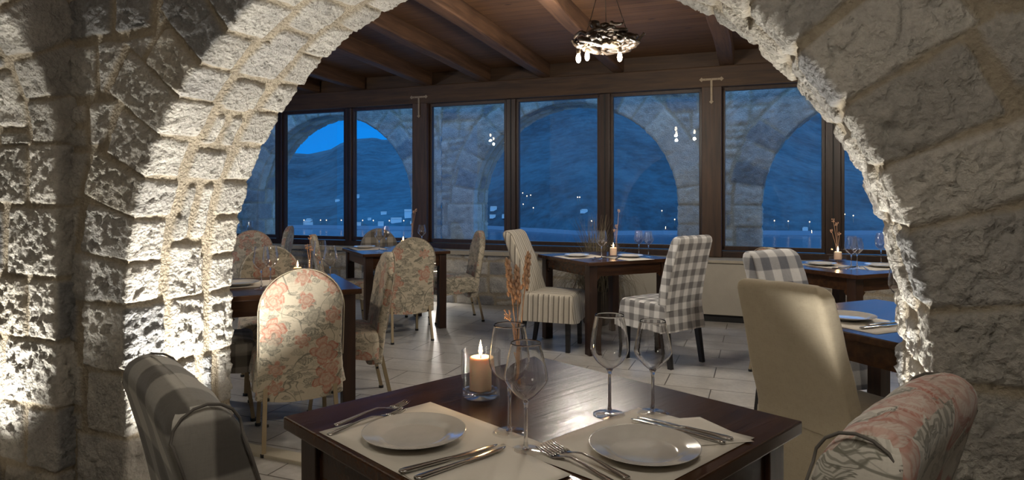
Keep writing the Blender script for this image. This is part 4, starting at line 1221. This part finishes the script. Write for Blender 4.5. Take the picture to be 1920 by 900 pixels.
# bud vases with dried stalks
def vase(p, label, hts, seed, lean=0.3, ears=True, vh=0.125):
    r = thing('bud_vase', label, 'vase', p)
    lathe('vase_glass', [(0, 0), (0.012, 0), (0.017, 0.004), (0.0205, 0.018), (0.0190, 0.040), (0.0135, 0.075), (0.0110, 0.105), (0.0135, vh), (0.0120, vh), (0.0095, 0.105), (0.0115, 0.075), (0.0165, 0.040), (0.0175, 0.020), (0.012, 0.008), (0, 0.007)], M_BOWL, r, 28)
    b = thing('dried_stalks', 'dried '+('wheat ears' if ears else 'flower stalks')+' in the vase'+label.split('bud vase')[1], 'dried flowers', p)
    q = random.Random(seed)
    for i, (dx, dy, h_) in enumerate(hts):
        a0 = Vector((q.uniform(-.004, .004), q.uniform(-.004, .004), 0.012)); a1 = Vector((dx*0.35, dy*0.35, h_*0.55)); a2 = Vector((dx, dy, h_))
        pts = spline([a0, (a0+a1)/2+Vector((q.uniform(-.004, .004), 0, 0)), a1, a2], 6)
        tube('stalk', pts, [0.0016]*(len(pts)-1)+[0.0008], M_STRAW, b, 6)
        if ears and h_ > 0.2:
            bm = bmesh.new(); d = (a2-a1).normalized(); s0 = d.orthogonal().normalized(); s1 = d.cross(s0)
            Lh = 0.095
            for k in range(26):
                f = k/25; c_ = a2-d*Lh*(1-f)+d*0.015; an = k*2.4; rr_ = 0.0085*(1-0.5*f)
                o_ = (s0*math.cos(an)+s1*math.sin(an))
                bmesh.ops.create_icosphere(bm, subdivisions=1, radius=1.0, matrix=Matrix.Translation(c_+o_*rr_) @ (d.to_track_quat('Z', 'Y').to_matrix().to_4x4()) @ Matrix.Diagonal((0.0046, 0.0046, 0.0085, 1)))
            for k in range(12):
                f = k/11; an = k*2.4+1; c_ = a2-d*Lh*(1-f); o_ = (s0*math.cos(an)+s1*math.sin(an))
                add_tube(bm, [c_, c_+d*0.035+o_*0.010], 0.00035, 3)
            obj('wheat_ear', bm, M_STRAW, b, True)
        elif not ears:
            bm = bmesh.new()
            for k in range(14):
                o_ = Vector((q.uniform(-1, 1), q.uniform(-1, 1), q.uniform(-2.0, 0.8)))*0.010
                bmesh.ops.create_icosphere(bm, subdivisions=1, radius=0.0042, matrix=Matrix.Translation(a2+o_))
            obj('seed_head', bm, M_STRAW, b, True)
    if ears:
        for (cx_, cy_, cz_) in ((-0.030, 0.0, 0.205), (-0.012, -0.004, 0.100)):
            bm = bmesh.new()
            for k in range(9):
                o_ = Vector((q.uniform(-1, 1), q.uniform(-1, 1), q.uniform(-1, 1)))*0.012
                add_tube(bm, spline([(0, 0, cz_-0.05), (cx_*0.7, cy_, cz_-0.02), Vector((cx_, cy_, cz_))+o_], 4), [0.001]*8+[0.0028], 5)
            obj('dried_blossom', bm, M_STRAW, b, True)
    return r
VP_ = [(-0.028, 0.0, 0.335), (-0.004, 0.01, 0.315), (0.026, 0.0, 0.352), (-0.015, 0.012, 0.18), (0.010, -0.01, 0.20)]
vase(on(972, 731), 'small clear bud vase behind the wine glasses on the foreground table', VP_, 1)
vase(on(1156, 477), 'small clear bud vase behind the candle on the middle window table', [(0.02, 0, 0.40), (0.0, 0.01, 0.26), (-0.02, 0, 0.22)], 2, ears=False)
vase(on(772, 458), 'small clear bud vase before the thick window post on the corner window table', [(0.02, 0, 0.36), (0.045, 0, 0.38), (0.0, 0, 0.22)], 3, ears=False)
vase(on(581, 518), 'small clear bud vase on the table at the arch', [(0.0, 0, 0.26), (-0.02, 0, 0.20), (0.01, 0, 0.19)], 4, ears=False)
vase(on(1570, 486), 'small clear bud vase behind the candle on the farthest right table', [(-0.035, 0, 0.33), (-0.005, 0, 0.30), (0.02, 0, 0.22), (-0.05, 0, 0.24)], 5, ears=False)

# ================================================================= DRIFTWOOD LAMPS
M_DRIFT = mat('dark_driftwood', rough=0.38, build=_wood((0.050, 0.036, 0.024), (0.014, 0.010, 0.007), 1.5, 2, 0.8))
M_DRIFTL = mat('pale_driftwood', rough=0.7, build=_wood((0.22, 0.17, 0.11), (0.10, 0.075, 0.05), 1.5, 0, 0.8))
M_CORD = mat('lamp_cord', (0.06, 0.045, 0.03), 0.7)
def driftwood_lamp(loc, ceil_z, label, power, seed=4):
    r = thing('driftwood_chandelier', label, 'chandelier', loc); q = random.Random(seed)
    R0 = 0.170
    for k in range(30):                     # a domed nest of bent roots
        a0 = q.uniform(0, 2*PI); span = q.uniform(0.9, 2.4); n = 7; pts = []; ph = q.uniform(0, 6); Rk = 0.155*q.uniform(0.45, 1.0) if k > 12 else 0.165; tilt = 0.115*(1-(Rk/0.175)**2)+q.uniform(-0.03, 0.03)
        for i in range(n):
            a = a0+span*i/(n-1); rr_ = Rk*(1+0.18*math.sin(ph+i*1.3))+q.uniform(-0.02, 0.02)
            pts.append((rr_*math.cos(a)*1.15, rr_*math.sin(a), 0.030*math.sin(a*2+ph)+tilt+q.uniform(-0.012, 0.012)+0.02))
        w = q.uniform(0.010, 0.022); P_ = spline(pts, 5)
        rad = [w*(0.45+0.75*math.sin(PI*min(0.97, (i+0.6)/len(P_))))*(1+0.25*mnoise.noise(Vector((i*0.7, k, 0)))) for i in range(len(P_))]
        tube('root', P_, rad, M_DRIFT, r, 8)
    for k in range(9):                      # stubs poking outwards
        a = k*0.7+0.2; e = Vector((math.cos(a)*1.1, math.sin(a), 0)); L_ = q.uniform(0.05, 0.12)
        b0 = e*R0*0.95+Vector((0, 0, 0.02)); pts = spline([b0, b0+e*L_*0.5+Vector((0, 0, q.uniform(-0.03, 0.03))), b0+e*L_+Vector((0, 0, q.uniform(-0.03, 0.05)))], 5)
        tube('stub', pts, [0.015-0.006*i/len(pts)+0.003*math.sin(i*2.1) for i in range(len(pts))], M_DRIFT, r, 8)
    for k in range(6):                      # pale peeled slivers within
        a = PI+k*0.5-0.4; b0 = Vector((math.cos(a)*R0*0.95, math.sin(a)*R0*0.8, -0.015))
        pts = spline([b0, b0*0.5+Vector((0.02*k-0.05, 0, 0.035)), Vector((-b0.x*0.6, b0.y*0.7, 0.0))], 6)
        tube('peeled_root', pts, [0.008+0.006*math.sin(PI*i/len(pts)) for i in range(len(pts))], M_DRIFTL, r, 7)
    for (bx, by, bz) in ((-0.195, -0.06, -0.075), (-0.115, 0.11, -0.025), (0.088, -0.08, -0.070)):
        lathe('socket', [(0, bz+0.050), (0.014, bz+0.048), (0.016, bz+0.020), (0.0125, bz+0.014), (0, bz+0.014)], M_IRON, r, 16, (bx, by, 0))
        lathe('bulb', [(0, bz+0.016), (0.010, bz+0.012), (0.0155, bz-0.004), (0.0180, bz-0.020), (0.0155, bz-0.036), (0.009, bz-0.047), (0, bz-0.051)], M_BULB, r, 16, (bx, by, 0))
        point_light('bulb_light', (bx, by, bz-0.12), power, WARM, 0.022, r)
    hz = ceil_z-loc[2]
    for (cx_, cy_) in ((-0.165, -0.02), (0.02, 0.15), (0.17, -0.03)):
        tube('cord', spline([(cx_, cy_, 0.03), (cx_*0.72+0.006, cy_*0.72, hz*0.30), (cx_*0.25, cy_*0.25, hz*0.78), (0.0, 0.0, hz-0.02)], 5), 0.0030, M_CORD, r, 6)
    lathe('ceiling_hook', [(0, hz-0.035), (0.02, hz-0.03), (0.035, hz-0.012), (0.036, hz-0.001), (0, hz-0.001)], M_IRON, r, 20)
    return r
def ceil_at(x, y): return 2.80+(7.15-(x*WN[0]+y*WN[1]))*RS+0.002
lx, ly = (1135-CX)/FPX*4.6, 4.6
driftwood_lamp((lx, ly, EYE+(HZ-88)/FPX*4.6), ceil_at(lx, ly), 'driftwood chandelier of twisted roots with bare lit bulbs hanging under the beams', L_BULB)
driftwood_lamp((-3.17, 4.55, 2.47), ceil_at(-3.17, 4.55), 'driftwood chandelier hidden behind the stone pier, seen only mirrored in the window', L_BULB, 8)
driftwood_lamp((2.95, 3.60, 2.36), ceil_at(2.95, 3.60), 'driftwood chandelier over the right-hand tables, hidden behind the stone pier', L_BULB, 13)
driftwood_lamp((0.27, 0.10, 2.33), 3.26, 'driftwood chandelier hanging over the near room behind the camera', L_NEAR, 9)

# iron strap brackets on the two thick posts
def bracket(t_, z, label):
    r = thing('iron_strap', label, 'iron bracket', (0, 0, 0), 0, 'iron straps on the window posts')
    p = wpt(t_, FN-0.103, z); r.location = p; r.rotation_euler = (0, 0, -TW)
    bm = bmesh.new()
    add_box(bm, (0, 0, 0.0), (0.17, 0.006, 0.022), bevel=0.002); add_box(bm, (0, 0.0, -0.11), (0.022, 0.006, 0.22), bevel=0.002)
    for (x, zz, rt) in ((-0.10, 0, 0), (0.10, 0, 0), (0, -0.235, 0)):
        add_box(bm, (x, 0, zz), (0.034, 0.006, 0.034), Matrix.Rotation(PI/4, 3, 'Y'), 0.002)
    obj('strap_plate', bm, F_SCREW, r)
    bm = bmesh.new()
    for (x, zz) in ((-0.06, 0), (0.06, 0), (0, 0), (0, -0.08), (0, -0.16)):
        add_box(bm, (x, -0.004, zz), (0.012, 0.006, 0.012), bevel=0.003)
    obj('bolt_head', bm, M_IRON, r)
    return r
bracket(-3.93, 2.50, 'iron T-shaped strap on the thick post between the corner windows')
bracket(-0.47, 2.50, 'iron T-shaped strap on the thick post beside the chandelier')

# little wall spot by the corner table
ws_ = thing('wall_spotlight', 'small lit spotlight on the low stone wall behind the corner table', 'spotlight')
p = wpt(-3.63, 7.05, 0.43); ws_.location = p; ws_.rotation_euler = (0, 0, -TW)
bm = bmesh.new(); add_tube(bm, [(0, 0.05, 0.0), (0, -0.04, 0.0)], 0.012, 12); obj('bracket', bm, M_IRON, ws_)
bm = bmesh.new(); add_tube(bm, [(0, -0.05, 0.045), (0, -0.05, -0.045)], 0.032, 20); obj('housing', bm, M_STEEL, ws_, True)
bm = bmesh.new(); add_tube(bm, [(0, -0.05, -0.046), (0, -0.05, -0.050)], 0.027, 20); obj('lens', bm, M_LENS, ws_)
bm = bmesh.new(); add_tube(bm, [(0, -0.05, 0.046), (0, -0.05, 0.050)], 0.027, 20); obj('lens', bm, M_LENS, ws_)
spot_light('wall_spot_beam', wpt(-3.63, 6.99, 0.36), wpt(-3.6, 6.6, 0.0), 9, WARMW, 0.03, 150, 0.5)

# recessed uplights
for i_, (pl_, lb) in enumerate(((UPL[0][0], 'recessed floor uplight at the foot of the left jamb'), (UPL[1][0], 'recessed floor uplight at the foot of the right jamb'),
                                 (lpt(0.24, 0.34, 0.03), 'recessed floor uplight inside the smaller side arch'))):
    u_ = thing('floor_uplight', lb, 'uplight', (pl_.x, pl_.y, 0.0))
    lathe('housing', [(0.052, 0.0), (0.060, 0.0), (0.060, 0.008), (0.052, 0.012), (0.045, 0.008), (0.045, 0.001)], M_STEEL, u_, 28)
    lathe('lens', [(0, 0.004), (0.045, 0.004), (0, 0.006)], M_LENS, u_, 28)

# ================================================================= DRIED GRASS PLANT
def grass_plant(x, y):
    r = thing('potted_grass', 'tall pot of dried ornamental grass arching behind the middle window table', 'plant', (x, y, 0))
    lathe('pot', [(0, 0), (0.11, 0), (0.13, 0.02), (0.155, 0.30), (0.165, 0.33), (0.155, 0.34), (0.14, 0.31), (0, 0.30)], M_POT, r, 28)
    q = random.Random(12); bm = bmesh.new()
    for k in range(560):
        a = q.uniform(0, 2*PI); up = q.random(); hh = q.uniform(0.35, 0.80) if up < 0.45 else q.uniform(0.10, 0.35); rr_ = q.uniform(0.10, 0.30) if up < 0.45 else q.uniform(0.25, 0.50)
        b0 = Vector((q.uniform(-.09, .09), q.uniform(-.09, .09), 0.31)); e = Vector((math.cos(a), math.sin(a)*0.55, 0))
        if up < 0.45: pts = [b0, b0+e*rr_*0.35+Vector((0, 0, hh*0.6)), b0+e*rr_+Vector((0, 0, hh))]
        else: pts = [b0, b0+e*rr_*0.5+Vector((0, 0, hh)), b0+e*rr_*0.9+Vector((0, 0, hh*0.4)), b0+e*rr_+Vector((0, 0, -q.uniform(0.05, 0.27)))]
        P_ = spline(pts, 4); w0 = q.uniform(0.004, 0.009); prev = None
        for i, p_ in enumerate(P_):
            w = w0*(1-0.85*i/(len(P_)-1)); s_ = Vector((-e.y, e.x, 0))*w
            cur = [bm.verts.new(p_-s_), bm.verts.new(p_+Vector((0, 0, w*0.5))), bm.verts.new(p_+s_)]
            if prev: bm.faces.new((prev[0], prev[1], cur[1], cur[0])); bm.faces.new((prev[1], prev[2], cur[2], cur[1]))
            prev = cur
    g = obj('grass_blades', bm, M_GRASS, r); g['kind'] = 'stuff'
grass_plant(0.84, 6.56)

# ================================================================= THE FAR SHORE
M_HOUSE = mat('white_render', (0.75, 0.74, 0.72), 0.9); M_ROOF = mat('pale_roof', (0.35, 0.33, 0.31), 0.9)
def shore_y(px): return 430.0+25*mnoise.noise(Vector((px*0.006, 0, 0)))+(-65 if 900 < px < 2000 else 0)*min(1, (px-900)/200 if px < 1100 else 1)
q = random.Random(5)
def bay_point(px, up):
    Y = shore_y(px)+6+up*14.0; far = 1400.0; s = shore_y(px); f = (Y-s)/(far-s); zr = EYE+(HZ-ridge(px))/FPX*far
    return Vector(((px-CX)/FPX*Y, Y, SEA+(zr-SEA)*f**0.92))
house0 = None
def where(kind, px, up):
    """which stretch of the far shore a house or lamp belongs to"""
    zone = ('through the corner windows' if px < 800 else 'through the window nearest the striped chair' if px < 1020 else 'through the middle windows' if px < 1300 else 'through the farthest right windows')
    lvl = 'high on the slope' if up > 2 else ('by the waterline' if up < 0.7 else 'just above the waterline')
    return '%s %s, seen %s' % (kind, lvl, zone), '%s %s, %s' % (kind.split(' ', 1)[1]+'s', lvl, zone)
spots = [(q.uniform(575, 780), abs(q.gauss(0, 1.1))) for _ in range(30)]+[(q.uniform(600, 690), 6+q.random()*2) for _ in range(7)]+[(q.uniform(915, 1010), q.uniform(0, 2.2)) for _ in range(11)]+[(q.uniform(1060, 1095), 1.5) for _ in range(2)]+[(q.uniform(1500, 1560), q.uniform(0, 2)) for _ in range(3)]
taken = []
lamp_px = [570, 601, 612, 640, 646, 652, 680, 700, 730, 757]
for i, (px, up) in enumerate(spots):
    p = bay_point(px, up)
    if any((p-t_).length < 10 for t_ in taken) or (any(abs(px-l_) < 6 for l_ in lamp_px) or any(abs(px-l_) < 7 for l_ in (973, 980, 988, 995, 1000, 1083, 1541, 1518, 1548))): continue
    taken.append(p)
    if house0 is None:
        h_ = thing('shore_house', 'small white house of the village on the far shore of the bay', 'house', p, 0.2, 'white houses on the far shore')
        bm = bmesh.new(); add_box(bm, (0, 0, 1.6), (7, 5, 5.2)); obj('wall', bm, M_HOUSE, h_)
        bm = bmesh.new()
        vs = [bm.verts.new(c_) for c_ in ((-3.7, -2.7, 4.2), (3.7, -2.7, 4.2), (3.7, 2.7, 4.2), (-3.7, 2.7, 4.2), (-3.7, 0, 5.6), (3.7, 0, 5.6))]
        for f_ in ((0, 1, 5, 4), (2, 3, 4, 5), (0, 4, 3), (1, 2, 5), (3, 2, 1, 0)): bm.faces.new([vs[k] for k in f_])
        obj('roof', bm, M_ROOF, h_)
        house0 = h_; h_['label'], h_['group'] = where('small white house', px, up)
    else:
        s_ = q.uniform(0.35, 0.7); dup(house0, p, q.uniform(-0.5, 0.5), *where('small white house', px, up), (s_*q.uniform(0.8, 1.4), s_, s_*q.uniform(0.7, 1.0)))
lamp0 = None
lsp = [(px, 0.0) for px in (570, 601, 612, 640, 646, 652, 680, 700, 730, 757)]+[(px, u) for px, u in ((973, 3.2), (980, 3.0), (988, 2.6), (995, 2.7), (981, 1.6), (1000, 1.2), (1083, 2.4), (1087, 2.4), (1123, 3.0), (1241, 1.0), (1265, 0.2), (1398, 1.8), (1452, 0.2), (1478, 0.2), (1518, 0.2), (1541, 0.3), (1541, 1.4), (1548, 2.2), (1584, 1.3), (1600, 1.1))]
for i, (px, up) in enumerate(lsp):
    p = bay_point(px, up)
    if lamp0 is None:
        lamp0 = thing('shore_lamp', 'tiny lit street lamp on the far shore of the bay', 'street lamp', p, 0, 'street lamps on the far shore')
        tube('pole', [(0, 0, -1), (0, 0, 4.0)], 0.10, M_IRON, lamp0, 6); lathe('lantern', [(0, 3.9), (0.3, 4.1), (0.32, 4.4), (0, 4.7)], M_TOWN, lamp0, 8)
        lamp0['label'], lamp0['group'] = where('tiny lit lamp', px, up)
    else:
        dup(lamp0, p, 0.0, *where('tiny lit lamp', px, up))
